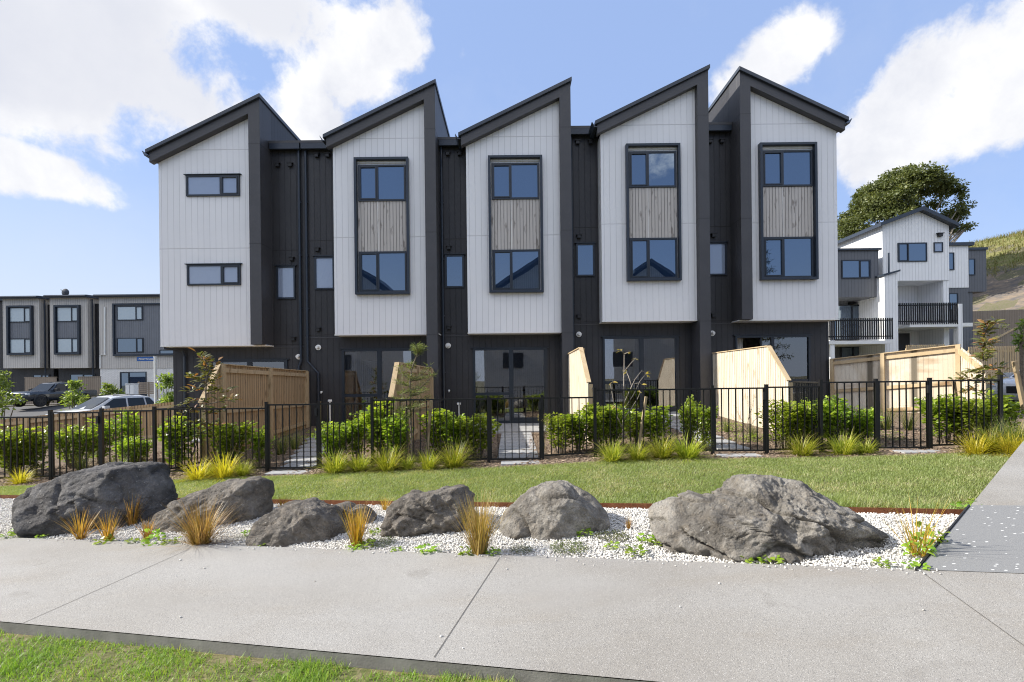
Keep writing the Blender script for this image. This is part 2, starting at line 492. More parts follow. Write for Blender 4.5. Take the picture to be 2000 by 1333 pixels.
class MB:
    """collects shapes in world coordinates; build() links them as ONE mesh object"""
    def __init__(s):
        s.v = []; s.f = []

    def add(s, vs, fs):
        b = len(s.v)
        s.v += [tuple(p) for p in vs]
        s.f += [tuple(i + b for i in f) for f in fs]
        return s

    def box(s, x0, x1, y0, y1, z0, z1):
        return s.add([(x0, y0, z0), (x1, y0, z0), (x1, y1, z0), (x0, y1, z0), (x0, y0, z1), (x1, y0, z1), (x1, y1, z1), (x0, y1, z1)],
                     [(0, 3, 2, 1), (4, 5, 6, 7), (0, 1, 5, 4), (1, 2, 6, 5), (2, 3, 7, 6), (3, 0, 4, 7)])

    def prism(s, poly, y0, y1):
        """polygon in x-z extruded along y"""
        n = len(poly)
        vs = [(x, y0, z) for x, z in poly] + [(x, y1, z) for x, z in poly]
        fs = [tuple(range(n)), tuple(range(2 * n - 1, n - 1, -1))] + [(i, i + n, (i + 1) % n + n, (i + 1) % n) for i in range(n)]
        return s.add(vs, fs)

    def prismx(s, poly, x0, x1):
        """polygon in y-z extruded along x"""
        n = len(poly)
        vs = [(x0, y, z) for y, z in poly] + [(x1, y, z) for y, z in poly]
        fs = [tuple(range(n)), tuple(range(2 * n - 1, n - 1, -1))] + [(i, i + n, (i + 1) % n + n, (i + 1) % n) for i in range(n)]
        return s.add(vs, fs)

    def beam(s, p0, p1, w, h, up=(0, 0, 1)):
        p0, p1 = Vector(p0), Vector(p1)
        t = (p1 - p0).normalized()
        r = t.cross(Vector(up))
        if r.length < 1e-4:
            r = t.cross(Vector((0, 1, 0)))
        r.normalize()
        u = r.cross(t).normalized()
        r *= w / 2; u *= h / 2
        vs = [p0 - r - u, p0 + r - u, p0 + r + u, p0 - r + u, p1 - r - u, p1 + r - u, p1 + r + u, p1 - r + u]
        return s.add(vs, [(0, 3, 2, 1), (4, 5, 6, 7), (0, 1, 5, 4), (1, 2, 6, 5), (2, 3, 7, 6), (3, 0, 4, 7)])

    def tube(s, pts, radii, n=8, cap=True):
        pts = [Vector(p) for p in pts]
        if not isinstance(radii, (list, tuple)):
            radii = [radii] * len(pts)
        rings = []
        ref = Vector((0.13, 0.97, 0.2))
        for i, p in enumerate(pts):
            t = (pts[min(i + 1, len(pts) - 1)] - pts[max(i - 1, 0)]).normalized()
            a = t.cross(ref)
            if a.length < 1e-3:
                a = t.cross(Vector((1, 0, 0)))
            a.normalize()
            b = t.cross(a)
            rings.append([p + (a * math.cos(j * 2 * math.pi / n) + b * math.sin(j * 2 * math.pi / n)) * radii[i] for j in range(n)])
        vs = [q for r in rings for q in r]
        fs = []
        for i in range(len(pts) - 1):
            for j in range(n):
                fs.append((i * n + j, i * n + (j + 1) % n, (i + 1) * n + (j + 1) % n, (i + 1) * n + j))
        if cap:
            fs.append(tuple(range(n - 1, -1, -1)))
            fs.append(tuple((len(pts) - 1) * n + j for j in range(n)))
        return s.add(vs, fs)

    def build(s, name, mat, parent=None, bevel=0.0, smooth=False, loc=None):
        org = ORG[parent.name] if parent is not None else Vector(loc if loc is not None else (0, 0, 0))
        me = bpy.data.meshes.new(name)
        me.from_pydata([(p[0] - org.x, p[1] - org.y, p[2] - org.z) for p in s.v], [], s.f)
        bm = bmesh.new(); bm.from_mesh(me)
        bmesh.ops.recalc_face_normals(bm, faces=bm.faces)
        bm.to_mesh(me); bm.free()
        if smooth:
            me.polygons.foreach_set('use_smooth', [True] * len(me.polygons))
        me.materials.append(mat)
        o = bpy.data.objects.new(name, me)
        col.objects.link(o)
        ORG[o.name] = org
        if parent is not None:
            o.parent = parent
        else:
            o.location = org
        if bevel:
            b = o.modifiers.new('bevel', 'BEVEL')
            b.width = bevel; b.segments = 2; b.limit_method = 'ANGLE'; b.angle_limit = R(40)
        return o


def np_mesh(name, verts, faces_list, mat, rnd=None, parent=None, smooth=False, loc=(0, 0, 0)):
    """verts (N,3); faces_list = list of (M,k) index arrays"""
    me = bpy.data.meshes.new(name)
    nv = len(verts)
    loops = np.concatenate([f.ravel() for f in faces_list]).astype(np.int32)
    tot = np.concatenate([np.full(len(f), f.shape[1], np.int32) for f in faces_list])
    start = np.concatenate([[0], np.cumsum(tot)[:-1]]).astype(np.int32)
    me.vertices.add(nv)
    me.vertices.foreach_set('co', np.ascontiguousarray(verts, np.float32).ravel())
    me.loops.add(len(loops)); me.loops.foreach_set('vertex_index', loops)
    me.polygons.add(len(tot)); me.polygons.foreach_set('loop_start', start); me.polygons.foreach_set('loop_total', tot)
    if smooth:
        me.polygons.foreach_set('use_smooth', np.ones(len(tot), bool))
    if rnd is not None:
        a = me.attributes.new('rnd', 'FLOAT', 'POINT')
        a.data.foreach_set('value', np.ascontiguousarray(rnd, np.float32))
    me.update(calc_edges=True)
    me.validate()
    me.materials.append(mat)
    o = bpy.data.objects.new(name, me)
    col.objects.link(o)
    o.location = loc
    ORG[o.name] = Vector(loc)
    if parent is not None:
        o.parent = parent
        ORG[o.name] = ORG[parent.name]
    return o


def norm(a):
    return a / np.maximum(np.linalg.norm(a, axis=-1, keepdims=True), 1e-9)


def leaves(pos, axis, nrm, L, Wd, curl=0.15):
    """leaf-shaped cards -> verts, faces, n"""
    axis = norm(axis)
    side = norm(np.cross(axis, nrm)); up = np.cross(side, axis)
    L = L[:, None]; Wd = Wd[:, None]
    p = [pos,
         pos + axis * L * .38 + side * Wd * .5 + up * L * .06, pos + axis * L * .38 - side * Wd * .5 + up * L * .06,
         pos + axis * L * .75 + side * Wd * .36, pos + axis * L * .75 - side * Wd * .36,
         pos + axis * L - up * L * curl]
    n = len(pos)
    v = np.stack(p, 1).reshape(-1, 3)
    b = (np.arange(n) * 6)[:, None]
    return v, [b + np.array([[0, 1, 2]]), b + np.array([[1, 3, 4, 2]]), b + np.array([[3, 5, 4]])], 6


def blades(base, az, lean, bend, L, Wd, seg=4):
    """arching blades: lean = start angle from vertical, bend = extra angle at the tip"""
    n = len(base)
    h = np.stack([np.cos(az), np.sin(az), np.zeros(n)], 1)
    s = np.stack([-np.sin(az), np.cos(az), np.zeros(n)], 1)
    p = base.copy()
    vs = []
    for i in range(seg + 1):
        t = i / seg
        w = (Wd * (1 - t ** 1.6) * 0.5)[:, None]
        if i < seg:
            vs += [p + s * w, p - s * w]
        else:
            vs += [p]
        a = lean + bend * (t + .5 / seg) ** 1.3
        p = p + (h * np.sin(a)[:, None] + np.array([0, 0, 1.0]) * np.cos(a)[:, None]) * (L / seg)[:, None]
    m = 2 * seg + 1
    v = np.stack(vs, 1).reshape(-1, 3)
    b = (np.arange(n) * m)[:, None]
    quads = np.concatenate([b + np.array([[2 * i, 2 * i + 1, 2 * i + 3, 2 * i + 2]]) for i in range(seg - 1)]) if seg > 1 else None
    tri = b + np.array([[2 * seg - 2, 2 * seg - 1, 2 * seg]])
    return v, ([quads, tri] if quads is not None else [tri]), m


def cat_geo(parts):
    vs, fs, off = [], {}, 0
    for v, fl in parts:
        vs.append(v)
        for f in fl:
            fs.setdefault(f.shape[1], []).append(f + off)
        off += len(v)
    return np.concatenate(vs), [np.concatenate(x) for x in fs.values()]


ORD = ['first', 'second', 'third', 'fourth', 'fifth', 'sixth', 'seventh', 'eighth', 'ninth', 'tenth', 'eleventh', 'twelfth']
# ------------------------------------------------------------------ ground shape
DW = 14.51          # distance of the pale upper boxes
DG = 15.0           # distance of the ground-floor and recess walls


def ss(x):
    x = np.clip(x, 0, 1)
    return x * x * (3 - 2 * x)


def z_path(X, Y):
    return -1.65 + 0.05 * X + 0.038 * Y


def y_near(X): return 2.594 - 0.2405 * X
def y_far(X): return 4.104 - 0.2405 * X
def y_edge(X): return 5.74 - 0.247 * X          # corten strip between gravel and lawn
def y_fence(X): return 8.78 - 0.035 * X


def z_fence(X):
    return np.interp(X, [-16, -8.7, -4.5, -.4, 1.5, 3.6, 5.5, 7.35, 16], [-2.05, -1.80, -1.66, -1.52, -1.42, -1.39, -1.38, -1.33, -1.10])


def z_floor(X):
    return np.interp(X, [-16, -10.5, -6.55, -6.25, 1.65, 1.95, 9.8, 16], [-1.85, -1.60, -1.58, -1.31, -1.31, -1.00, -1.00, -0.75])


def z_front(X, Y):
    """lawn and gravel between footpath and fence, then the yards"""
    X = np.asarray(X, float); Y = np.asarray(Y, float)
    yf, yn = y_far(X), y_fence(X)
    t = (Y - yf) / np.maximum(yn - yf, 0.3)
    a = z_path(X, np.minimum(yf, yn)) - 0.02
    lawn = a + (z_fence(X) - a) * np.clip(t, 0, 1)
    t2 = np.clip((Y - yn) / (DG - yn), 0, 1)
    yard = z_fence(X) + (z_floor(X) - 0.08 - z_fence(X)) * t2
    return np.where(Y > yn, yard, lawn)


def z_base(X, Y):
    X = np.asarray(X, float); Y = np.asarray(Y, float)
    z = -1.62 + 0.03 * np.clip(X, -60, 14)
    z = z + 1.1 * ss((Y - 24) / 10) * ss((-X - 8) / 12)
    z = z + 1.3 * ss((Y - 14) / 14) * ss((X - 10) / 12)
    z = z + 20 * ss(((X - 38) + (Y - 46) * 0.35) / 46) * ss((Y - 20) / 30)
    near = ss((20 - np.abs(Y - 4) * 1.3) / 6) * ss((17 - np.abs(X)) / 5)
    return z - 0.35 * near


def sheet(name, xs, ys, zf, mat, dz=0.0, kind='structure', smooth=True):
    gx, gy = np.meshgrid(xs, ys)
    v = np.stack([gx, gy, zf(gx, gy) + dz], -1).reshape(-1, 3)
    nx, ny = len(xs), len(ys)
    i = (np.arange(ny - 1)[:, None] * nx + np.arange(nx - 1)[None, :]).ravel()
    f = np.stack([i, i + 1, i + nx + 1, i + nx], 1)
    o = np_mesh(name, v, [f], mat, smooth=smooth)
    o['kind'] = kind
    return o


def strip(name, xs, y0f, y1f, ny, zf, mat, dz=0.0, kind='structure'):
    gx = np.repeat(np.asarray(xs)[None, :], ny, 0)
    t = np.linspace(0, 1, ny)[:, None]
    gy = y0f(gx) + (y1f(gx) - y0f(gx)) * t
    v = np.stack([gx, gy, zf(gx, gy) + dz], -1).reshape(-1, 3)
    nx = len(xs)
    i = (np.arange(ny - 1)[:, None] * nx + np.arange(nx - 1)[None, :]).ravel()
    f = np.stack([i, i + 1, i + nx + 1, i + nx], 1)
    o = np_mesh(name, v, [f], mat, smooth=True)
    o['kind'] = kind
    return o


gxs = np.unique(np.concatenate([np.linspace(-900, -60, 12), np.linspace(-60, 100, 81), np.linspace(100, 900, 12)]))
gys = np.unique(np.concatenate([np.linspace(-900, -40, 12), np.linspace(-40, 110, 76), np.linspace(110, 1400, 12)]))
sheet('ground', gxs, gys, z_base, EARTH, -0.04)
hx_ = np.linspace(30, 130, 101); hy_ = np.linspace(32, 130, 99)
sheet('hill', hx_, hy_, lambda X, Y: z_base(X, Y) + 0.25 * np.sin(X * 1.3 + Y * .7) * np.sin(Y * .9) * ss((z_base(X, Y)) / 5), HILLM, 0.02)

# the footpath: a slab with its cut edge towards the near verge
XS = np.linspace(-26, 12, 96)
slab = MB()
nX = len(XS)
top_n = [(x, float(y_near(x)), float(z_path(x, y_near(x)))) for x in XS]
top_f = [(x, float(y_far(x)), float(z_path(x, y_far(x)))) for x in XS]
bot_n = [(x, y, z - 0.16) for x, y, z in top_n]
slab.v = top_n + top_f
slab.f = [(i, i + 1, nX + i + 1, nX + i) for i in range(nX - 1)]
o = slab.build('footpath', CONC, smooth=True); o['kind'] = 'structure'
ed = MB(); ed.v = [(x, y - 0.004, z - 0.003) for x, y, z in top_n] + bot_n
ed.f = [(i, i + 1, nX + i + 1, nX + i) for i in range(nX - 1)]
o = ed.build('footpath_edge', CONCE); o['kind'] = 'structure'
# saw-cut joints of the footpath
for (u0, v0, u1, v1) in ((45, 1218, 366, 1075), (848, 1285, 976, 1090), (1800, 1118, 2040, 1291)):
    pts = []
    for u, v in ((u0, v0), (u1, v1)):
        x, y = pix(u, v)
        Y = -1.65 / (y / F - 0.05 * x / F - 0.038)
        pts.append(Vector((x / F * Y, Y, y / F * Y + 0.003)))
    t = (pts[1] - pts[0]).normalized(); n_ = Vector((-t.y, t.x, 0)) * 0.0024
    j = MB().add([pts[0] - n_, pts[0] + n_, pts[1] + n_, pts[1] - n_], [(0, 1, 2, 3)])
    o = j.build('footpath_joint', JOINT); o['kind'] = 'structure'

# side path running off to the right, with the dark speckled pad at its foot
C0 = Vector((2.85, 3.41)); DL = Vector((1.0, 0.805)).normalized()


def side_pt(t, s):
    """t metres along the left edge, s metres to the right (parallel to the main path)"""
    q = C0 + DL * t + Vector((0.972, -0.234)) * s
    return q


def z_side(x, y):
    return z_path(x, y) - 0.012 * max(0.0, (y - 3.4) + 0.24 * (x - 2.85))


def side_quad(name, t0, t1, s1, mat, dz):
    vs, fs = [], []
    N = 14
    for i in range(N + 1):
        for j in range(N + 1):
            q = side_pt(t0 + (t1 - t0) * i / N, s1 * j / N)
            vs.append((q.x, q.y, z_side(q.x, q.y) + dz))
    for i in range(N):
        for j in range(N):
            a = i * (N + 1) + j
            fs.append((a, a + 1, a + N + 2, a + N + 1))
    o = MB().add(vs, fs).build(name, mat, smooth=True); o['kind'] = 'structure'


side_quad('speckled_paving_pad', 0.0, 2.02, 5, DCONC, 0.004)
side_quad('side_footpath', 2.02, 9, 5, CONC, 0.004)

# gravel bed, steel edging, lawn, mulched yards, verge
def x_side(Y):   # x of the side path's left edge
    return C0.x + (Y - C0.y) * DL.x / DL.y


def clip_right(xs_n, y0f, y1f, ny, name, mat, dz, zf=z_front, xmin=-16.0):
    """strip whose right end stops at the side path"""
    vs = []
    for j in range(ny):
        t = j / (ny - 1)
        # intersection of the row with the side path edge
        lo, hi = 2.0, 12.0
        for _ in range(40):
            mid = (lo + hi) / 2
            y = y0f(mid) + (y1f(mid) - y0f(mid)) * t
            if x_side(y) > mid: lo = mid
            else: hi = mid
        for i in range(xs_n):
            x = xmin + (lo - xmin) * i / (xs_n - 1)
            y = y0f(x) + (y1f(x) - y0f(x)) * t
            vs.append((x, y, float(zf(x, y)) + dz))
    v = np.array(vs)
    i = (np.arange(ny - 1)[:, None] * xs_n + np.arange(xs_n - 1)[None, :]).ravel()
    o = np_mesh(name, v, [np.stack([i, i + 1, i + xs_n + 1, i + xs_n], 1)], mat, smooth=True)
    o['kind'] = 'structure'
    return v


clip_right(90, y_far, y_edge, 14, 'gravel_bed', GRAVB, -0.015)
clip_right(90, y_edge, lambda X: y_fence(X) - 0.55, 24, 'lawn', SOILG, 0.0)
strip('planting_border', np.linspace(-16, 12, 120), lambda X: y_fence(X) - 0.56, lambda X: y_fence(X) + 0.02, 4, lambda X, Y: z_front(X, Y), MULCH, 0.005)
strip('yard_ground', np.linspace(-16, 14, 200), lambda X: y_fence(X), lambda X: 0 * X + DG + 0.2, 26, z_front, MULCH, 0.008)
e_ = MB()
exs = np.linspace(-12, 4.35, 80)
for i in range(len(exs) - 1):
    a, b = exs[i], exs[i + 1]
    za, zb_ = float(z_front(a, y_edge(a))), float(z_front(b, y_edge(b)))
    e_.add([(a, y_edge(a), za - .07), (b, y_edge(b), zb_ - .07), (b, y_edge(b), zb_ + .045), (a, y_edge(a), za + .045),
            (a, y_edge(a) + .008, za - .07), (b, y_edge(b) + .008, zb_ - .07), (b, y_edge(b) + .008, zb_ + .045), (a, y_edge(a) + .008, za + .045)],
           [(0, 1, 2, 3), (7, 6, 5, 4), (3, 2, 6, 7)])
tag(e_.build('garden_edging', CORTEN), 'low rusty steel edging strip between white gravel and lawn', 'edging')
e_ = MB()
for i in range(20):
    q0 = side_pt(-0.02 + 2.02 * i / 20, -0.012); q1 = side_pt(-0.02 + 2.02 * (i + 1) / 20, -0.012)
    e_.beam((q0.x, q0.y, z_side(q0.x, q0.y) - .03), (q1.x, q1.y, z_side(q1.x, q1.y) - .03), 0.012, 0.09)
tag(e_.build('pad_edging', BLACKP), 'thin black edging strip beside the dark speckled paving pad', 'edging')


def z_verge(X, Y):
    return z_path(X, Y) - 0.075 - 0.02 * (y_near(X) - Y)


strip('verge', np.linspace(-26, 12, 80), lambda X: y_near(X) - 6.0, lambda X: y_near(X) - 0.006, 12, z_verge, SOILN)
# street on the left and behind the camera
strip('street', np.linspace(-70, -8, 60), lambda X: 19.5 + 0 * X, lambda X: 33.5 + 0 * X, 14, z_base, ASPH, 0.03)
strip('street_footpath', np.linspace(-70, -9, 60), lambda X: 34.5 + 0 * X, lambda X: 36.0 + 0 * X, 3, z_base, CONC, 0.12)
strip('front_road', np.linspace(-60, 60, 60), lambda X: -11 + 0 * X - .24 * X * 0, lambda X: -4.6 + 0 * X, 5, lambda X, Y: z_base(X, Y), ASPH, 0.03)


# ------------------------------------------------------------------ grass, pebbles, chips (nobody could count these)
def scatter(n, x0, x1, y0f, y1f, right=True):
    X = rng.uniform(x0, x1, n); t = rng.random(n)
    Y = y0f(X) + (y1f(X) - y0f(X)) * t
    if right:
        k_ = X < C0.x + (Y - C0.y) * DL.x / DL.y - 0.02
        X, Y = X[k_], Y[k_]
    return X, Y


def vnoise(X, Y, s, seed):
    r = np.random.default_rng(seed)
    ph = r.uniform(0, 6.28, (6, 2)); an = r.uniform(0, 6.28, 6)
    o_ = 0
    for i in range(6):
        f = s * (0.6 + 0.35 * i)
        o_ = o_ + np.sin((X * math.cos(an[i]) + Y * math.sin(an[i])) * f + ph[i, 0]) * np.sin((X * -math.sin(an[i]) + Y * math.cos(an[i])) * f * .8 + ph[i, 1])
    return o_ / 3


def grass(name, X, Y, zf, L, Wd, mat, seg=2, flat=0.9):
    n = len(X)
    base = np.stack([X, Y, zf(X, Y) - 0.003], 1)
    v, fl, m = blades(base, rng.uniform(0, 2 * math.pi, n), rng.uniform(0.05, flat, n), rng.uniform(0.1, 0.9, n), L, Wd, seg)
    pn = vnoise(X, Y, 3.0, 5) * 0.22 + vnoise(X, Y, 11.0, 8) * 0.12
    rnd = np.repeat(np.clip(rng.random(n) * 0.75 + 0.08 + pn, 0, 1), m)
    o = np_mesh(name, v, fl, mat, rnd)
    o['kind'] = 'stuff'
    return o


X, Y = scatter(330000, -9.5, 8.2, lambda X: y_edge(X) + .02, lambda X: y_fence(X) - 0.5)
kp = np.random.default_rng(3).random(len(X)) < np.clip(1.0 + vnoise(X, Y, 2.2, 21) * 0.3 + vnoise(X, Y, 7.0, 22) * .2, .3, 1)
X, Y = X[kp], Y[kp]
near_edge = np.exp(-((Y - y_edge(X)) / 0.22) ** 2)
tuf = np.clip(vnoise(X, Y, 2.0, 31), 0, 1)
tuf2 = np.exp(-(((X - 3.55) / .45) ** 2 + ((Y - 5.05) / .28) ** 2))
L = rng.uniform(0.03, 0.055, len(X)) * (1 + near_edge * (0.4 + 1.0 * tuf) + 2.2 * tuf2)
grass('lawn_grass', X, Y, z_front, L, rng.uniform(0.004, 0.0075, len(X)), GRASS)
X, Y = scatter(115000, -6.0, 1.6, lambda X: y_near(X) - 0.95, lambda X: y_near(X) - 0.01, False)
dens_ = vnoise(X, Y, 4.0, 41) + 0.5 * vnoise(X, Y, 9.0, 42)
edge_d = (y_near(X) - Y)
kp = (dens_ > -0.75 - edge_d * 2.0 + 0.12 * (X + 2) + 0.55 * np.exp(-edge_d / 0.06)) & (Y > 1.8) & (rng.random(len(X)) < np.clip(0.75 + dens_, .4, 1))
X, Y = X[kp], Y[kp]
L = rng.uniform(0.025, 0.085, len(X)) * (0.8 + 0.3 * np.clip(vnoise(X, Y, 5, 43), -1, 1))
grass('verge_grass', X, Y, z_verge, L, rng.uniform(0.0028, 0.0055, len(X)), GRASSN, 3, 1.2)


def pebbles(name, X, Y, zf, size, mat, zj=0.01, chip=False):
    n = len(X)
    t = (1 + 5 ** .5) / 2
    iv = norm(np.array([(-1, t, 0), (1, t, 0), (-1, -t, 0), (1, -t, 0), (0, -1, t), (0, 1, t), (0, -1, -t), (0, 1, -t), (t, 0, -1), (t, 0, 1), (-t, 0, -1), (-t, 0, 1)], float))
    fi = np.array([(0, 11, 5), (0, 5, 1), (0, 1, 7), (0, 7, 10), (0, 10, 11), (1, 5, 9), (5, 11, 4), (11, 10, 2), (10, 7, 6), (7, 1, 8), (3, 9, 4), (3, 4, 2), (3, 2, 6), (3, 6, 8), (3, 8, 9), (4, 9, 5), (2, 4, 11), (6, 2, 10), (8, 6, 7), (9, 8, 1)])
    if chip:
        iv = np.array([(-1, -.3, -.12), (1, -.35, -.12), (1, .3, -.12), (-1, .35, -.12), (-1, -.3, .12), (1, -.35, .12), (1, .3, .12), (-1, .35, .12)], float)
        fi = np.array([(4, 5, 6, 7), (0, 1, 5, 4), (1, 2, 6, 5), (2, 3, 7, 6), (3, 0, 4, 7)])
    a = rng.uniform(0, 6.28, n); ca, sa = np.cos(a), np.sin(a)
    s = size[:, None] * rng.uniform(0.6, 1.25, (n, 3)) if not chip else size[:, None] * np.stack([rng.uniform(.6, 1.5, n), rng.uniform(.5, 1.4, n), rng.uniform(.5, 1.4, n)], 1)
    p = iv[None] * s[:, None, :]
    p = p * rng.uniform(0.8, 1.2, (n, len(iv), 1))
    tilt = rng.uniform(-.5, .5, (n, 1))
    x = p[..., 0] * ca[:, None] - p[..., 1] * sa[:, None]
    y = p[..., 0] * sa[:, None] + p[..., 1] * ca[:, None]
    z = p[..., 2] + x * tilt * (0.6 if chip else 0.3)
    base = np.stack([X, Y, zf(X, Y) + rng.uniform(-0.3, 1.0, n) * zj], 1)
    v = (np.stack([x, y, z], -1) + base[:, None, :]).reshape(-1, 3)
    f = (fi[None] + (np.arange(n) * len(iv))[:, None, None]).reshape(-1, fi.shape[1])
    o = np_mesh(name, v, [f], mat, np.repeat(rng.random(n), len(iv)))
    o['kind'] = 'stuff'


X, Y = scatter(85000, -8.5, 5.2, lambda X: y_far(X) + .012, lambda X: y_edge(X) - .015)
kp = (X > -2.2) | (rng.random(len(X)) < .45)
X, Y = X[kp], Y[kp]
pebbles('white_gravel', X, Y, lambda a, b: z_front(a, b) - 0.01, rng.uniform(0.0055, 0.011, len(X)), PEBBLE)
X = rng.uniform(-6, 3, 170); Y = y_far(X) - np.abs(rng.normal(0, .05, 170))
X = np.concatenate([X, rng.uniform(-3.5, 3.0, 14)]); Y = np.concatenate([Y, y_near(X[170:]) + rng.uniform(.1, 1.3, 14)])
pebbles('stray_gravel', X, Y, lambda a, b: z_path(a, b) + .003, rng.uniform(.004, .009, len(X)), PEBBLE, .003)
X, Y = scatter(26000, -10, 9.5, lambda X: y_fence(X) - 0.5, lambda X: 0 * X + 12.5, False)
pebbles('bark_chips', X, Y, lambda a, b: z_front(a, b) + .006, rng.uniform(0.012, 0.035, len(X)), CHIPS, 0.02, True)
# ------------------------------------------------------------------ the five terraced houses
NEAR = ['leftmost', 'second', 'middle', 'fourth', 'rightmost']
OUTW = DG + 9.0
HOUSES = [
    # x0 = outer white edge, zb = underside of the upper box, columns relative, recess world range, party range
    dict(x0=-10.53, zb=1.12, c0=2.81, cw=3.15, hE=5.50, m=1, rec=(-7.38, -6.41), span=(-10.5, -6.41), hg=7.38, col_ground=False, slider=(-9.35, -6.94, .68)),
    dict(x0=-5.295, zb=1.40, c0=2.78, cw=3.11, hE=5.60, m=1, rec=(-6.41, -5.295), span=(-6.41, -2.185), hg=7.38, col_ground=True, slider=(-5.25, -3.0, .975)),
    dict(x0=-1.304, zb=1.41, c0=2.80, cw=3.13, hE=5.60, m=1, rec=(-2.185, -1.304), span=(-2.185, 1.826), hg=7.43, col_ground=True, slider=(-1.195, 1.10, .96)),
    dict(x0=2.734, zb=1.715, c0=2.84, cw=3.17, hE=5.60, m=1, rec=(1.826, 2.734), span=(1.826, 5.904), hg=7.73, col_ground=True, slider=(2.82, 5.17, 1.27)),
    dict(x0=9.81, zb=1.70, c0=2.66, cw=2.98, hE=5.64, m=-1, rec=(5.904, 6.83), span=(5.904, 9.84), hg=7.79, col_ground=False, slider=(6.92, 9.24, 1.26)),
]
SL = 0.478
LAB = ['grey clad three-storey terraced house at the left end, with two wide slot windows',
       'terraced house second from left, with a pine sapling before its door',
       'middle terraced house with a paver path leading to its glass sliding door',
       'terraced house second from right, whose pale panel sits deep in its charcoal frame',
       'terraced house at the right end, whose roof peaks on the left']


def window(parent, x0, x1, z0, z1, yf, split=None, glassm=GLASS, fw=0.05, hood=True, depth=0.05, transom=None, panes=None):
    """frame with panes; yf = wall face it sits on"""
    f = MB()
    ya, yb = yf - depth, yf + 0.02
    f.box(x0, x0 + fw, ya, yb, z0, z1); f.box(x1 - fw, x1, ya, yb, z0, z1)
    f.box(x0 + fw, x1 - fw, ya, yb, z1 - fw, z1); f.box(x0 + fw, x1 - fw, ya, yb, z0, z0 + fw)
    cells = [(x0 + fw, x1 - fw)]
    if split:
        f.box(split - .025, split + .025, ya, yb, z0 + fw, z1 - fw)
        cells = [(x0 + fw, split - .025), (split + .025, x1 - fw)]
        # the opening sash has its own slimmer frame
        a, b = cells[0] if split < (x0 + x1) / 2 else cells[1]
        s = 0.032
        f.box(a, a + s, ya - .012, ya + .03, z0 + fw, z1 - fw); f.box(b - s, b, ya - .012, ya + .03, z0 + fw, z1 - fw)
        f.box(a + s, b - s, ya - .012, ya + .03, z1 - fw - s, z1 - fw); f.box(a + s, b - s, ya - .012, ya + .03, z0 + fw, z0 + fw + s)
    if hood:
        f.box(x0 - .05, x1 + .05, ya - .03, yf - .002, z1 + .003, z1 + .022)
    fr = f.build('window', ALU, parent)
    for i, (a, b) in enumerate(cells):
        p = MB().add([(a, yf - .018, z0 + fw), (b, yf - .018, z0 + fw), (b, yf - .018, z1 - fw), (a, yf - .018, z1 - fw)], [(0, 1, 2, 3)])
        p.add([(a, yf - .010, z0 + fw), (b, yf - .010, z0 + fw), (b, yf - .010, z1 - fw), (a, yf - .010, z1 - fw)], [(3, 2, 1, 0)])
        pm = p.build('pane', (panes[i] if panes else glassm), fr)
    return fr


def cowl(parent, x, z, y=DG):
    c = MB()
    c.box(x - .085, x + .085, y - .10, y - .001, z + .045, z + .062)
    c.box(x - .055, x + .055, y - .085, y - .001, z - .055, z + .044)
    c.box(x - .045, x + .045, y - .092, y - .0855, z - .045, z + .02)
    c.build('vent', BLACKP, parent)


def flue(parent, x, z):
    c = MB()
    c.tube([(x, DG - .001, z), (x, DG - .02, z)], .085, 18)
    c.tube([(x, DG - .02, z), (x, DG - .14, z)], .045, 14)
    c.tube([(x, DG - .14, z), (x, DG - .15, z)], .036, 14)
    f = c.build('flue', WHITEP, parent)


def pipe(parent, pts, name='downpipe', r=0.036):
    c = MB(); c.tube(pts, r, 10)
    for p, q in zip(pts, pts[1:]):
        n = int((Vector(q) - Vector(p)).length / 1.9)
        for i in range(1, n + 1):
            m = Vector(p).lerp(Vector(q), i / (n + 1))
            c.box(m.x - .05, m.x + .05, m.y - .01, DG - .002 if m.y < DG else m.y + .04, m.z - .015, m.z + .015)
    c.build(name, STEEL, parent, smooth=False)


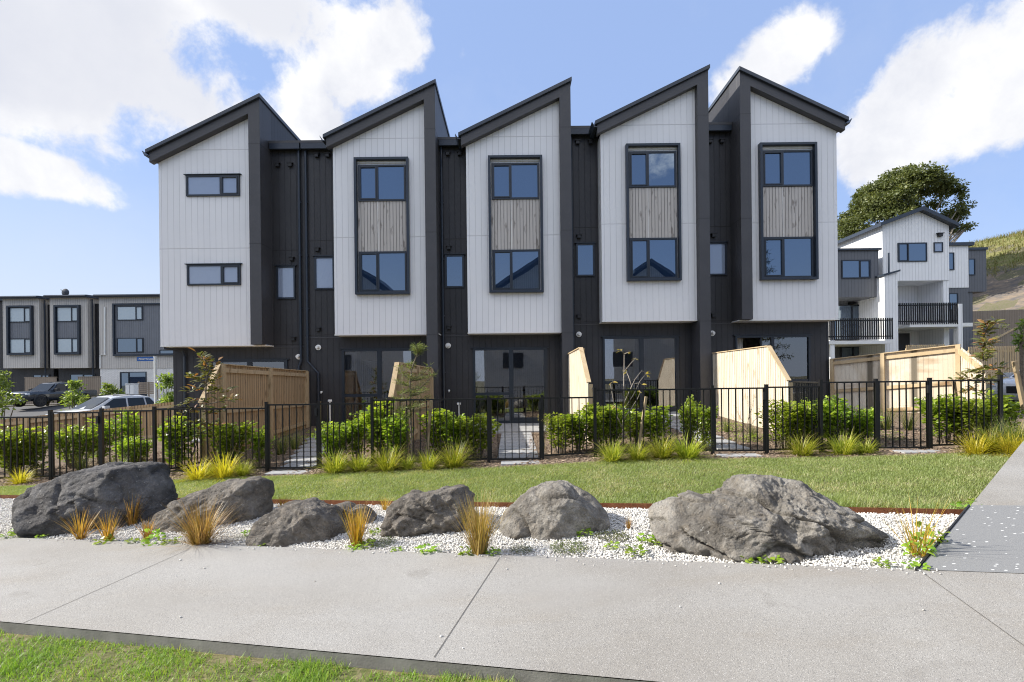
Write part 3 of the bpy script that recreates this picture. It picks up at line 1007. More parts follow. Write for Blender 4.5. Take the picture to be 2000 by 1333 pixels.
def town_house(i, h):
    x0, zb, m = h['x0'], h['zb'], h['m']
    e = empty('town_house', (x0, DW, zb), LAB[i], 'house', 'terraced houses with slanted roofs')
    X = lambda a: x0 + m * a
    hs = lambda a: zb + h['hE'] + SL * a
    c0, cw = h['c0'], h['cw']
    xr = lambda a, b: (min(X(a), X(b)), max(X(a), X(b)))
    # --- pale cladding panel
    MB().prism([(X(0), zb), (X(c0), zb), (X(c0), hs(c0)), (X(0), hs(0))], DW, DG).build('pale_cladding', WHITE_C, e)
    soff = MB(); a, b = xr(-.012, cw + .012)
    soff.box(a, b, DW - .004, DG - .001, zb - .03, zb - .002)
    soff.build('soffit', TRIMW, e)
    # --- dark portal: slanted beam and column
    ez = -.13
    bt = .255
    low = zb if not h['col_ground'] else -9
    zc = zb - .01 if not h['col_ground'] else float(z_floor((h['span'][0] + h['span'][1]) / 2)) - .3
    p = MB()
    p.prism([(X(ez), hs(ez) - .02), (X(c0), hs(c0) - .02), (X(c0), zc), (X(cw), zc), (X(cw), hs(cw) + bt), (X(ez), hs(ez) + bt)], DW - .20, DW - .004)
    a, b = xr(c0 + .002, cw - .001)
    p.prism([(X(c0 + .002), zc), (X(cw), zc), (X(cw), hs(cw) + bt), (X(c0 + .002), hs(c0) + bt)], DW - .004, DG)
    p.build('portal_frame', DARKP, e, bevel=0.004)
    j = MB(); a, b = xr(c0 - .001, cw + .0015)
    for jz in (zb + h['hE'] + .43, zb + 2.98) + ((zb - .06,) if h['col_ground'] else ()):
        j.box(a, b, DW - .202, DG - .02, jz - .006, jz + .006)
    j.build('panel_joint', BLACKP, e)
    # --- roof
    r = MB()
    r.prism([(X(-.20), hs(-.20) + bt + .004), (X(cw + .035), hs(cw + .035) + bt + .004), (X(cw + .035), hs(cw + .035) + bt + .115), (X(-.20), hs(-.20) + bt + .115)], DW - .27, OUTW)
    rf = r.build('roof', ROOFM, e, bevel=.006)
    g = MB()
    gz = hs(-.20) + bt
    g.prism([(X(-.30), gz + .075), (X(-.285), gz + .075), (X(-.205), gz - .05), (X(-.135), gz - .05), (X(-.135), gz - .075), (X(-.225), gz - .075)], DW - .26, OUTW)
    g.build('gutter', ROOFM, rf)
    # --- dark walls: tower behind, recess, ground floor around the glass door
    xl, xr_ = h['span']
    fl = float(z_floor((xl + xr_) / 2))
    sx0, sx1, sz = h['slider']
    w = MB()
    w.prism([(X(0.02), zb - .012), (X(cw - .002), zb - .012), (X(cw - .002), hs(cw) + bt), (X(0.02), hs(0.02) + bt)], DG + .003, OUTW - .1)
    ra, rb = h['rec']
    w.box(ra, rb, DG, OUTW - .1, zb - .012, h['hg'] - .10)
    zt = zb - .014
    w.box(xl + .002, sx0, DG, DG + .15, fl - .4, zt); w.box(sx1, xr_ - .002, DG, DG + .15, fl - .4, zt)
    w.box(sx0, sx1, DG, DG + .15, sz, zt); w.box(sx0, sx1, DG, DG + .15, fl - .4, fl - .06)
    w.box(xl + .002, xl + .14, DG + .15, OUTW - .1, fl - .4, zt); w.box(xr_ - .14, xr_ - .002, DG + .15, OUTW - .1, fl - .4, zt)
    w.box(xl + .14, xr_ - .14, OUTW - .3, OUTW - .1, fl - .4, zt)
    w.build('dark_wall', DARK_C, e)
    tr = MB(); tr.box(xl + .01, xr_ - .01, DG - .014, DG - .001, zb - .06, zb - .032); tr.build('storey_trim', DARKP, e)
    # --- room behind the door
    rm = MB()
    a, b, yb_ = xl + .16, xr_ - .16, DG + 5.0
    rm.add([(a, yb_, fl - .05), (b, yb_, fl - .05), (b, yb_, zt - .1), (a, yb_, zt - .1)], [(0, 1, 2, 3)])
    rm.add([(a, DG + .16, fl - .05), (a, yb_, fl - .05), (a, yb_, zt - .1), (a, DG + .16, zt - .1)], [(0, 1, 2, 3)])
    rm.add([(b, DG + .16, fl - .05), (b, yb_, fl - .05), (b, yb_, zt - .1), (b, DG + .16, zt - .1)], [(3, 2, 1, 0)])
    rm.add([(a, DG + .16, zt - .1), (b, DG + .16, zt - .1), (b, yb_, zt - .1), (a, yb_, zt - .1)], [(0, 1, 2, 3)])
    rm.build('interior_wall', ROOM, e)
    MB().add([(a, DG + .16, fl - .05), (b, DG + .16, fl - .05), (b, yb_, fl - .05), (a, yb_, fl - .05)], [(0, 1, 2, 3)]).build('interior_floor', ROOMF, e)
    kt = MB(); kt.box(a + 1.0, b - .9, yb_ - .65, yb_ - .02, fl - .05, fl + .9); kt.box(a + .3, a + .95, yb_ - .7, yb_ - .02, fl - .05, fl + 2.1)
    kt.box(a + 1.4, b - .3, DG + 3.0, DG + 3.7, fl - .05, fl + .92)
    kt.build('kitchen_joinery', KITCH, e)
    cu = MB()
    n_ = 9
    for q in range(n_):
        cxp = sx0 + .07 + q * .035
        cu.tube([(cxp, DG + .28 + .02 * (q % 2), fl), (cxp, DG + .28 + .02 * (q % 2), sz - .02)], .022, 6)
    cu.build('curtain', CURTAIN, e)
    # --- sliding glass door
    d_ = MB(); fw = .06
    mx = sx0 + (sx1 - sx0) * (.5 if i != 3 else .5)
    d_.box(sx0, sx0 + fw, DG - .05, DG + .06, fl - .05, sz); d_.box(sx1 - fw, sx1, DG - .05, DG + .06, fl - .05, sz)
    d_.box(sx0 + fw, sx1 - fw, DG - .05, DG + .06, sz - fw, sz); d_.box(sx0 + fw, sx1 - fw, DG - .05, DG + .06, fl - .05, fl + .03)
    d_.box(mx - .045, mx + .045, DG - .04, DG + .05, fl + .03, sz - fw)
    d_.box(sx0 - .06, sx1 + .06, DG - .07, DG - .002, sz + .004, sz + .025)
    tz = fl + .86
    fixed_left = i != 4
    fa, fb = (sx0 + fw, mx - .045) if fixed_left else (mx + .045, sx1 - fw)
    d_.box(fa, fb, DG - .03, DG + .04, tz - .045, tz + .045)
    sa, sb = (mx + .045, sx1 - fw) if fixed_left else (sx0 + fw, mx - .045)
    opened = i == 4
    if not opened:
        d_.box(sa, sa + .05, DG - .03, DG + .03, fl + .03, sz - fw); d_.box(sb - .05, sb, DG - .03, DG + .03, fl + .03, sz - fw)
        d_.box(sa + .05, sb - .05, DG - .03, DG + .03, fl + .03, fl + .12)
    else:
        d_.box(sb - .32, sb - .27, DG + .0, DG + .045, fl + .03, sz - fw)
    fr = d_.build('sliding_door', ALU, e)
    quads = [(fa, fb, fl + .03, tz - .045), (fa, fb, tz + .045, sz - fw)]
    quads.append((sa + .05, sb - .05, fl + .12, sz - fw) if not opened else (sb - .27, sb, fl + .03, sz - fw))
    for (a_, b_, c_, d2) in quads:
        MB().box(a_, b_, DG, DG + .006, c_, d2).build('pane', GLASSD, fr)
    hb = MB(); hx2 = sb - .025 if fixed_left else sa + .03
    if not opened:
        hb.box(hx2 - .012, hx2 + .012, DG - .065, DG - .031, fl + .95, fl + 1.15); hb.build('handle', STEEL, fr)
    # --- recess roof edge: cap, gutter
    c_ = MB(); hg = h['hg']
    ga, gb = ra, rb
    if i == 0: ga, gb = X(cw) + .003, -6.412
    c_.box(ga + .002, gb - .002, DG - .20, DG + 6, hg - .075, hg)
    c_.build('recess_roof', DARKP, e)
    c_ = MB(); c_.tube([(ga + .02, DG - .12, hg - .17), (gb - .02, DG - .12, hg - .17)], .075, 14)
    c_.box(ga + .02, gb - .02, DG - .2, DG - .19, hg - .25, hg - .08)
    c_.build('gutter', STEEL, e)
    # --- windows
    if i == 0:
        for (a_, b_) in ((4.46, 5.09), (1.79, 2.415)):
            window(e, x0 + .845, x0 + 2.445, zb + a_, zb + b_, DW, x0 + 1.88, GLASSF)
        window(e, -7.25, -6.67, zb + 1.44, zb + 2.46, DG, None, GLASSF)
    else:
        if i == 4:
            sxa, sxb, spl = 7.45, 9.15, 8.16
        else:
            sxa, sxb, spl = x0 + .66, x0 + 2.28, x0 + 1.335
            if i == 3: sxa, sxb, spl = x0 + .73, x0 + 2.35, x0 + 1.40
        za, zt2 = zb + 1.17, zb + 5.25
        s = MB(); t_ = .07; ya, yb2 = DW - .14, DW - .002
        s.box(sxa, sxa + t_, ya, yb2, za, zt2); s.box(sxb - t_, sxb, ya, yb2, za, zt2)
        s.box(sxa + t_, sxb - t_, ya, yb2, zt2 - t_, zt2); s.box(sxa + t_, sxb - t_, ya, yb2, za, za + t_)
        s.build('window_surround', STEEL, e, bevel=.004)
        bl = MB(); bl.box(sxa + t_ + .01, sxb - t_ - .01, DW - .035, DW - .003, zt2 - t_ - .068, zt2 - t_ - .052); bl.build('head_trim', TRIMW, e)
        window(e, sxa + t_ + .03, sxb - t_ - .03, zb + 3.97, zb + 5.05, DW - .01, spl, GLASS, hood=False)
        window(e, sxa + t_ + .03, sxb - t_ - .03, za + t_ + .002, zb + 2.46, DW - .01, spl, GLASS, hood=False)
        tp = MB(); tp.box(sxa + t_ + .015, sxb - t_ - .015, DW - .03, DW - .004, zb + 2.465, zb + 3.965)
        tp.build('timber_panel', GREYT, e)
        st = MB(); st.box(spl - .006, spl + .006, DW - .034, DW - .0305, zb + 2.467, zb + 3.963); st.build('panel_joint_strip', WHITEP, e)
        wx = {1: (-6.07, -5.46), 2: (-2.03, -1.45), 3: (2.03, 2.60), 4: (6.09, 6.68)}[i]
        window(e, wx[0], wx[1], zb + 1.44, zb + 2.46, DG, None, GLASSF if i in (1, 4) else GLASS)
    # --- vents, flue
    vx = {0: ((543, 568), 571, 574, 583.6), 1: ((619.6, 641), 621, 622.6, 622), 2: ((875, 898), 877, 877, 875.4), 3: ((1128, 1153), 1131, 1131, 1131), 4: ((1386, 1409), 1393, 1393, 1391)}[i]
    for u in vx[0]: cowl(e, pix(u, 300)[0] * DG / F, zb + 5.58)
    cowl(e, pix(vx[1], 500)[0] * DG / F, zb + 2.67)
    cowl(e, pix(vx[2], 650)[0] * DG / F, zb + .2)
    flue(e, pix(vx[3], 680)[0] * DG / F, zb - .35)
    # --- downpipes
    yp = DG - .06
    gl = float(z_floor((ra + rb) / 2))
    if i == 0:
        pipe(e, [(-6.51, yp, hg - .2), (-6.51, yp, .62), (-6.58, yp, .45), (-6.58, yp, gl - .3)])
        pipe(e, [(-10.47, DG - .45, zb - .07), (-10.15, DG - .1, zb - .12), (-10.1, yp, zb - .3), (-10.1, yp, gl - .3)])
    elif i == 1:
        pipe(e, [(-6.30, yp, hg - .2), (-6.30, yp, .62), (-5.98, yp, .25), (-5.98, yp, gl - .25)])
    elif i in (2, 3):
        x_ = ra + .075
        pipe(e, [(x_, yp, hg - .2), (x_, yp, gl - .2)])
    # --- outside tap stand-off light
    if i in (1, 2):
        k_ = MB(); xx = -6.02 + (3.95 if i == 2 else 0) + .12
        k_.tube([(xx, DG - .002, gl + .98), (xx, DG - .05, gl + .98)], .03, 10); k_.tube([(xx, DG - .05, gl + .98), (xx, DG - .07, gl + .93)], .012, 8)
        k_.build('garden_tap', WHITEP, e)
    return e


for i, h in enumerate(HOUSES):
    town_house(i, h)

# patios and stepping pavers in front of the doors
for (a, b, y0) in ((-9.3, -6.6, 13.8), (-5.4, -2.6, 13.2), (-1.4, 1.55, 12.75), (2.4, 5.6, 13.2), (6.5, 9.7, 13.4)):
    mb = MB(); zc = float(z_floor((a + b) / 2))
    mb.box(a, b, y0, DG - .002, zc - .25, zc - .055)
    tag(mb.build('patio', CONC2, bevel=.008), kind='structure')


def pavers(x0, x1, y0, y1, n, w, lab, grp):
    for q in range(n):
        t = (q + .5) / n
        x, y = x0 + (x1 - x0) * t, y0 + (y1 - y0) * t
        z = float(z_front(x, y)) + .02
        L_ = (y1 - y0) / n * .46
        mb = MB().box(x - w / 2, x + w / 2, y - L_, y + L_, z - .05, z + .012)
        tag(mb.build('paver', CONC2, bevel=.008), lab, 'paver', grp)


pavers(.1, .1, 9.0, 12.7, 8, .78, 'grey concrete stepping paver in the straight path to the middle glass door', 'pavers of the middle path')
pavers(-4.0, -5.1, 9.0, 13.0, 7, .62, 'grey paver of the path inside the gate beside the honey coloured timber fence', 'pavers of the second yard path')
pavers(4.1, 4.2, 8.95, 13.1, 7, .62, 'grey paver of the path beside the bright pale timber fence', 'pavers of the fourth yard path')
for (x, lab) in ((-4.05, 'flat threshold paver on the lawn edge under the gate near the honey timber fence'), (.15, 'flat threshold paver on the lawn edge under the gate of the middle house'),
                 (3.95, 'flat threshold paver on the lawn edge under the gate by the bright pale fence'), (7.0, 'flat threshold paver on the lawn edge under the rightmost gate')):
    y = float(y_fence(x)) - .22; z = float(z_front(x, y))
    tag(MB().box(x - .36, x + .36, y - .13, y + .16, z - .04, z + .022).build('paver', CONC2, bevel=.008), lab, 'paver')
# ------------------------------------------------------------------ timber dividers
def paling_wall(parent, pts_top, pts_bot, mat, x, th=.018, name='palings'):
    """fence in a y-z plane at x: polygon of top points (y,z) then bottom points reversed"""
    poly = list(pts_top) + list(reversed(pts_bot))
    return MB().prismx(poly, x - th / 2, x + th / 2).build(name, mat, parent)


def divider(x, yh, yp, ye, zh, zp, ze, mat, lab, rail_mat):
    gz = lambda y: float(z_front(x, y)) - .02
    e = empty('timber_fence', (x, yh, gz(yh)), lab, 'fence', 'timber fences between the yards')
    ys = np.linspace(yh, ye, 12)
    paling_wall(e, [(yh, zh), (yp, zp), (ye, ze)], [(y, gz(y)) for y in ys], mat, x)
    r = lambda y: zh + (zp - zh) * (yh - y) / (yh - yp)
    cap = MB()
    cap.beam((x + .012, yh, zh + .012), (x + .012, yp, zp + .012), .10, .022)
    cap.beam((x + .012, yp, zp + .010), (x + .012, ye, ze + .012), .10, .022)
    cap.build('cap', rail_mat, e)
    ra = MB()
    mid = (yh + yp) / 2 - .1
    posts = [yh - .06, mid, yp + .05]
    for (a, b) in ((posts[0] - .05, posts[1] + .05), (posts[1] - .05, posts[2] + .05)):
        for hgt in (.12, 1.02, 1.72):
            za, zb_ = r(a) - hgt, r(b) - hgt
            if hgt > 1.5: za, zb_ = gz(a) + .25, gz(b) + .25
            ra.beam((x + .034, a, za), (x + .034, b, zb_), .045, .095)
    ra.build('rails', rail_mat, e)
    for y in posts:
        MB().box(x + .010, x + .105, y - .048, y + .048, gz(y), r(y) - .002).build('post', rail_mat, e)
    MB().box(x + .010, x + .1, ye + .01, ye + .1, gz(ye), ze - .03).build('post', rail_mat, e)
    return e


divider(-6.36, 14.93, 10.48, 9.85, .31, .39, -.42, PINE_SHADE, 'honey coloured timber fence between leftmost and second house, knotty boards in shade', PINE_R)
divider(-2.42, 14.28, 10.15, 9.6, .34, .365, -.34, PINE_SHADE, 'short looking timber fence half hidden by the pine sapling at the second house', PINE_R)
divider(1.67, 14.28, 11.75, 10.6, .71, .735, -.1, PINE_LIT, 'narrow bright timber fence seen almost edge-on right of the middle glass door', PINE_R)
divider(5.94, 14.28, 11.2, 10.4, .69, .69, -.11, PINE_LIT, 'wide sunlit pale paling fence with slanted front end before the rightmost house', PINE_R)

# sloping boundary fence right of the houses
P0 = Vector((9.86, 14.98)); DD = Vector((.656, -.755)).normalized(); LEN = 2.93
e = empty('timber_fence', (P0.x, P0.y, -1.0), 'sunlit timber boundary fence with two bays at the right corner of the houses', 'fence')
nrm = Vector((-.755, -.656))


def bp(t, off, z):
    q = P0 + DD * t + nrm * off
    return (q.x, q.y, z)


topz = lambda t: .49 + .27 * t / LEN
botz = lambda t: float(z_front(*(P0 + DD * t))) - .05
# palings drawn board by board (one mesh: their joints are pattern)
pal = MB(); n_ = int(LEN / .1)
for q in range(n_):
    a, b = q * LEN / n_, (q + 1) * LEN / n_ - .004
    pal.add([bp(a, 0, botz(a)), bp(b, 0, botz(b)), bp(b, 0, topz(b)), bp(a, 0, topz(a)), bp(a, -.018, botz(a)), bp(b, -.018, botz(b)), bp(b, -.018, topz(b)), bp(a, -.018, topz(a))],
            [(0, 1, 2, 3), (7, 6, 5, 4), (0, 4, 5, 1), (3, 2, 6, 7), (0, 3, 7, 4), (1, 5, 6, 2)])
pal.build('palings', PINE_LIT, e)
m_ = MB()
for (a, b) in ((.02, 1.27), (1.37, LEN - .05)):
    for dzz in (.12, .98, 1.62):
        m_.beam(bp(a, .025, topz(a) - dzz), bp(b, .025, topz(b) - dzz), .045, .095)
m_.build('rails', PINE_R, e)
m_ = MB(); m_.beam(bp(0, .02, topz(0) + .013), bp(LEN + .05, .02, topz(LEN) + .015), .11, .024); m_.build('cap', PINE_R, e)
for t in (.05, 1.32, LEN):
    m_ = MB(); q = P0 + DD * t
    m_.beam(bp(t, .05, botz(t)), bp(t, .05, topz(t)), .095, .095, up=(nrm.x, nrm.y, 0)); m_.build('post', PINE_R, e)
# return leg of that fence, dropping towards the viewer
q0 = P0 + DD * LEN
m_ = MB(); q1 = q0 + Vector((-.22, -.95))
za, zb_ = topz(LEN), topz(LEN) - .58
vs = []
for j in range(13):
    t = j / 12; q = q0.lerp(q1, t)
    vs.append((q.x, q.y, float(z_front(q.x, q.y)) - .05, za + (zb_ - za) * t))
for (x, y, zb2, zt2), (x2, y2, zb3, zt3) in zip(vs, vs[1:]):
    m_.add([(x, y, zb2), (x2, y2, zb3), (x2, y2, zt3), (x, y, zt2), (x + .02, y, zb2), (x2 + .02, y2, zb3), (x2 + .02, y2, zt3), (x + .02, y, zt2)],
           [(0, 1, 2, 3), (7, 6, 5, 4), (0, 4, 5, 1), (3, 2, 6, 7), (0, 3, 7, 4), (1, 5, 6, 2)])
m_.build('sloped_palings', PINE_LIT, e)
m_ = MB(); m_.beam((q0.x - .03, q0.y, za - .12), (q1.x - .03, q1.y, zb_ - .12), .045, .11); m_.build('sloped_rail', PINE_R, e)

# low paling fence left of the houses
A_, B_ = Vector((-10.55, 15.2)), Vector((-16.5, 12.9))
e = empty('timber_fence', (A_.x, A_.y, -1.9), 'low brown paling fence at the left in front of the parked cars', 'fence')
m_ = MB(); L_ = (B_ - A_).length; n_ = int(L_ / .1); dl = (B_ - A_) / L_; nl = Vector((dl.y, -dl.x))
if nl.y > 0: nl = -nl
tz_ = lambda t: -.585 - .30 * t / 3.2
for q in range(n_):
    a, b = q * .1, q * .1 + .094
    p, r_ = A_ + dl * a, A_ + dl * b
    m_.add([(p.x, p.y, tz_(a) - 1.45), (r_.x, r_.y, tz_(b) - 1.45), (r_.x, r_.y, tz_(b)), (p.x, p.y, tz_(a)), (p.x - nl.x * .018, p.y - nl.y * .018, tz_(a) - 1.45), (r_.x - nl.x * .018, r_.y - nl.y * .018, tz_(b) - 1.45), (r_.x - nl.x * .018, r_.y - nl.y * .018, tz_(b)), (p.x - nl.x * .018, p.y - nl.y * .018, tz_(a))],
           [(0, 1, 2, 3), (7, 6, 5, 4), (0, 4, 5, 1), (3, 2, 6, 7), (0, 3, 7, 4), (1, 5, 6, 2)])
m_.build('palings', PINE_SHADE, e)
m_ = MB()
for hgt in (.14, 1.0):
    p, r_ = A_ + nl * .03, B_ + nl * .03
    m_.beam((p.x, p.y, tz_(0) - hgt), (r_.x, r_.y, tz_(L_) - hgt), .045, .09)
m_.build('rails', PINE_R, e)
for t in (.05, 1.2, 2.4, 3.6, 4.8, 6.0):
    p = A_ + dl * t + nl * .06
    MB().beam((p.x, p.y, tz_(t) - 1.45), (p.x, p.y, tz_(t) - .01), .09, .09).build('post', PINE_R, e)

# ------------------------------------------------------------------ black pool fences and gates
ZTOP = {100: -.52, 200: -.50, 303: -.475, 522: -.41, 625: -.405, 728: -.345, 955: -.335, 1060: -.335, 1163: -.205, 1392: -.195, 1498: -.185, 1604: -.11, 1712: -.105, 1817: -.10, 1955: -.06, -130: -.60, -230: -.62}


def fpt(u):
    """fence-line point seen at column u (at base height)"""
    X = 0.0
    for _ in range(12):
        Y = float(y_fence(X)); z = float(z_fence(X))
        v = 741 - (z / Y * F) - (u - 1000) * ROLL
        X = pix(u, v)[0] * Y / F
    return X, float(y_fence(X)), float(z_fence(X))


def fence_bay(parent, a, b, zt, frame=None, inset=.03):
    """rails + pickets between two points"""
    A, B = Vector((a[0], a[1])), Vector((b[0], b[1]))
    d_ = (B - A); L = d_.length; d_ /= L
    A = A + d_ * inset; B = B - d_ * inset; L -= 2 * inset
    g0, g1 = a[2] + .07, b[2] + .07
    if frame:
        g0 = g1 = min(g0, g1) - .01
    r = MB()
    r.beam((A.x, A.y, zt - .0125), (B.x, B.y, zt - .0125), .038, .028)
    r.beam((A.x, A.y, g0 + .0125), (B.x, B.y, g1 + .0125), .038, .028)
    if frame:
        for P in (A, B):
            r.beam((P.x, P.y, g0), (P.x, P.y, zt), .032, .032, up=(0, 1, 0))
    r.build('rails' if not frame else 'gate_frame', BLACKM, parent)
    n = max(2, int(round(L / .122)))
    for q in range(1, n):
        P = A + d_ * (L * q / n)
        gz = g0 + (g1 - g0) * q / n
        MB().box(P.x - .008, P.x + .008, P.y - .008, P.y + .008, gz + .02, zt - .02).build('picket', BLACKM, parent)


def post(parent, p, zt, w=.05):
    m = MB().box(p[0] - w / 2, p[0] + w / 2, p[1] - w / 2, p[1] + w / 2, p[2] - .1, zt + .035)
    m.box(p[0] - w / 2 - .004, p[0] + w / 2 + .004, p[1] - w / 2 - .004, p[1] + w / 2 + .004, zt + .0355, zt + .042)
    m.build('post', BLACKM, parent)


yards = [
    (('black tubular fence at the far left with shrubs close behind it', [(-230, -130), (-130, 100)], [(200, 303)], [-130, 100, 200], (100, 200), None, 'black gate of upright bars at the far left behind the largest dark boulder')),
    (('black tubular fence in front of the leftmost house and young magnolia', [(303, 522)], [(625, 728)], [303, 522, 625], (522, 625), (-6.36, 9.85), 'black gate right of the honey coloured timber fence')),
    (('black tubular fence in front of the second house and pine sapling', [(728, 955)], [(1060, 1163)], [728, 955, 1060], (955, 1060), (-2.42, 9.6), 'black gate in front of the middle paver path')),
    (('black tubular fence in front of the bare sapling at the fourth house', [(1163, 1392)], [(1498, 1604)], [1163, 1392, 1498], (1392, 1498), (1.67, 10.6), 'black gate in front of the wide sunlit pale paling fence')),
    (('black tubular fence at the right end beside the purple leaved magnolia', [(1604, 1712)], [(1817, 1955)], [1604, 1712, 1817, 1955], (1712, 1817), (5.94, 10.4), 'black gate furthest right, before the two-bay timber boundary fence')),
]
for lab, long_b, short_b, ps, g_, perp, glab in yards:
    p0 = fpt(ps[0])
    e = empty('pool_fence', p0, lab, 'fence', 'black tubular fences along the lawn')
    for (a, b) in long_b + short_b:
        fence_bay(e, fpt(a), fpt(b), ZTOP[a])
    for u in ps:
        post(e, fpt(u), max(ZTOP[u], ZTOP[u]))
    if perp:
        c = fpt(ps[0])
        fence_bay(e, (perp[0] + .1, perp[1], float(z_front(*perp))), c, ZTOP[ps[0]])
    ge = empty('gate', fpt(g_[0]), glab, 'gate', 'black gates in the lawn fence')
    fence_bay(ge, fpt(g_[0]), fpt(g_[1]), ZTOP[g_[0]] - .003, frame=True, inset=.042)
    c = fpt(g_[1]); m_ = MB(); m_.box(c[0] - .07, c[0] - .03, c[1] - .05, c[1] - .02, ZTOP[g_[0]] - .22, ZTOP[g_[0]] - .08)
    m_.build('latch', BLACKP, ge)


# ------------------------------------------------------------------ boulders
def interp_outline(pts, cu, cv, Y):
    c = W(cu, cv, Y)
    th, rr = [], []
    for u, v in pts:
        p = W(u, v, Y) - c
        th.append(math.atan2(p.z, p.x)); rr.append(math.hypot(p.x, p.z))
    o_ = np.argsort(th); th = np.array(th)[o_]; rr = np.array(rr)[o_]
    th = np.concatenate([[th[-1] - 2 * math.pi], th, [th[0] + 2 * math.pi]]); rr = np.concatenate([[rr[-1]], rr, [rr[0]]])
    return c, th, rr


def boulder(pts, cu, cv, Y, depth, mat, lab, rough=.05, seed=0, lean=0.0, levels=6, ridge=.5, cut=2.4, pits=.5, grv=.55, shrink=.93):
    c, th, rr = interp_outline(pts, cu, cv, Y)
    bm = bmesh.new(); bmesh.ops.create_icosphere(bm, subdivisions=levels, radius=1)
    so = Vector((seed * 17.3, seed * 5.1, seed * 9.7))
    rr = rr * shrink
    rp = random.Random(seed)
    planes = []
    for q in range(11):
        a = rp.uniform(0, 6.28); n_ = Vector((math.cos(a) * rp.uniform(.2, 1), -rp.uniform(.25, 1.0), rp.uniform(-.15, .9))).normalized()
        ext = max((Vector((math.cos(th_) * r_ * .8, -depth * .55, math.sin(th_) * r_ * .8)).dot(n_) for th_, r_ in zip(th, rr)))
        planes.append((n_, ext * rp.uniform(.80, 1.0)))
    for v in bm.verts:
        d_ = v.co.normalized()
        ang = math.atan2(d_.z, d_.x)
        r = float(np.interp(ang, th, rr))
        t = min(1, abs(d_.y))
        # facet-like front: flatter than an ellipsoid
        q = (1 - t ** cut) ** (1 / cut)
        h = math.hypot(d_.x, d_.z)
        if h < 1e-6: h = 1e-6
        p = Vector((d_.x / h * r * q, depth * math.copysign(t ** .92, d_.y), d_.z / h * r * q))
        p.y += lean * p.z
        for n_, dd in planes:
            ex = p.dot(n_) - dd
            if ex > 0: p -= n_ * ex * .92
        w = p * 2.1 + so
        big = mnoise.fractal(w, 1.0, 2.0, 3)
        med = mnoise.fractal(p * 6.0 + so, .85, 2.1, 5)
        rid = 1 - abs(mnoise.noise(p * 3.4 + so * 2)) * 2
        rid2 = 1 - abs(mnoise.noise(p * 8.5 + so * 3)) * 2
        fine = mnoise.fractal(p * 30 + so, .6, 2.0, 4)
        gr = abs(mnoise.noise(Vector((p.x * 1.5 + p.z * 2.2, p.y * 1.2, p.z * 1.1 - p.x * .5)) * 1.5 + so * 3))
        groove = math.exp(-(gr / .05) ** 2)
        pit = 0.0
        if pits:
            vd = mnoise.voronoi(p * 17.0 + so)[0][0]
            pit = max(0.0, .40 - vd) * pits * max(0, .5 + mnoise.noise(p * 3 + so))
        amp = rough * (big * .8 + med * .55 + (rid - .5) * ridge * .55 + (rid2 - .5) * ridge * .25 - groove * grv - pit * 1.1 + fine * .17)
        edge = .5 + .5 * t
        p += d_ * amp * edge * 1.0
        v.co = p
    me = bpy.data.meshes.new('boulder')
    bm.to_mesh(me); bm.free()
    me.polygons.foreach_set('use_smooth', [True] * len(me.polygons))
    me.materials.append(mat)
    o = bpy.data.objects.new('boulder', me); col.objects.link(o); o.location = c
    return tag(o, lab, 'boulder', 'basalt boulders in the gravel bed')


boulder([(20, 1012), (25, 985), (45, 965), (75, 947), (125, 925), (200, 912), (235, 904), (262, 901), (285, 907), (303, 930), (316, 950), (327, 975), (322, 1030), (300, 1070), (150, 1080), (40, 1070)], 170, 990, 6.1, .75, ROCK_A,
        'largest smooth dark boulder at the far left with a cracked face', .060, 1, .25, ridge=.8, pits=0, grv=.75, shrink=.90)
boulder([(228, 1060), (250, 1035), (290, 1010), (340, 985), (400, 957), (460, 938), (500, 931), (525, 940), (533, 960), (533, 1000), (500, 1040), (420, 1070), (300, 1075)], 420, 1010, 5.9, .45, ROCK_B,
        'long low boulder rising to the right behind the big orange grass tuft', .065, 2, .1, ridge=1.0)
boulder([(488, 1040), (500, 1013), (530, 995), (575, 980), (610, 980), (640, 990), (672, 1022), (700, 1045), (690, 1075), (600, 1085), (520, 1080)], 590, 1035, 5.05, .38, ROCK_B,
        'rounded low boulder left of the upright orange grass tuft', .05, 3, .2, ridge=.8)
boulder([(625, 1010), (650, 988), (690, 990), (728, 997), (736, 1010), (730, 1030), (700, 1055), (640, 1055)], 680, 1020, 5.45, .25, ROCK_B,
        'small flat boulder half hidden behind the upright orange grass tuft', .035, 4)
boulder([(745, 1025), (753, 990), (775, 972), (820, 962), (850, 955), (880, 952), (915, 953), (932, 968), (934, 1000), (930, 1040), (880, 1070), (800, 1075), (755, 1065)], 840, 1010, 5.1, .42, ROCK_B,
        'craggy brown boulder left of the tall tawny grass tuft', .07, 5, -.05, ridge=1.3, pits=1.2)
boulder([(970, 1075), (978, 1005), (1005, 985), (1050, 957), (1082, 944), (1100, 941), (1130, 950), (1165, 970), (1190, 997), (1197, 1020), (1190, 1060), (1100, 1080), (1000, 1085)], 1085, 1020, 4.85, .46, ROCK_C,
        'pale grey peaked boulder in the middle of the white gravel', .05, 6, .3, ridge=.8, pits=.25, grv=1.5)
boulder([(1252, 1020), (1268, 996), (1318, 978), (1355, 968), (1388, 978), (1420, 968), (1443, 958), (1460, 938), (1500, 934), (1545, 933), (1580, 945), (1610, 965), (1640, 985), (1665, 992), (1700, 1020), (1725, 1050), (1738, 1095), (1720, 1125), (1500, 1130), (1330, 1100), (1275, 1060)], 1500, 1035, 4.22, .52, ROCK_C,
        'widest boulder at the right, brown pitted rock with a hump', .075, 8, .35, ridge=1.3, cut=2.1, pits=1.1, grv=1.25, levels=7, shrink=.95)


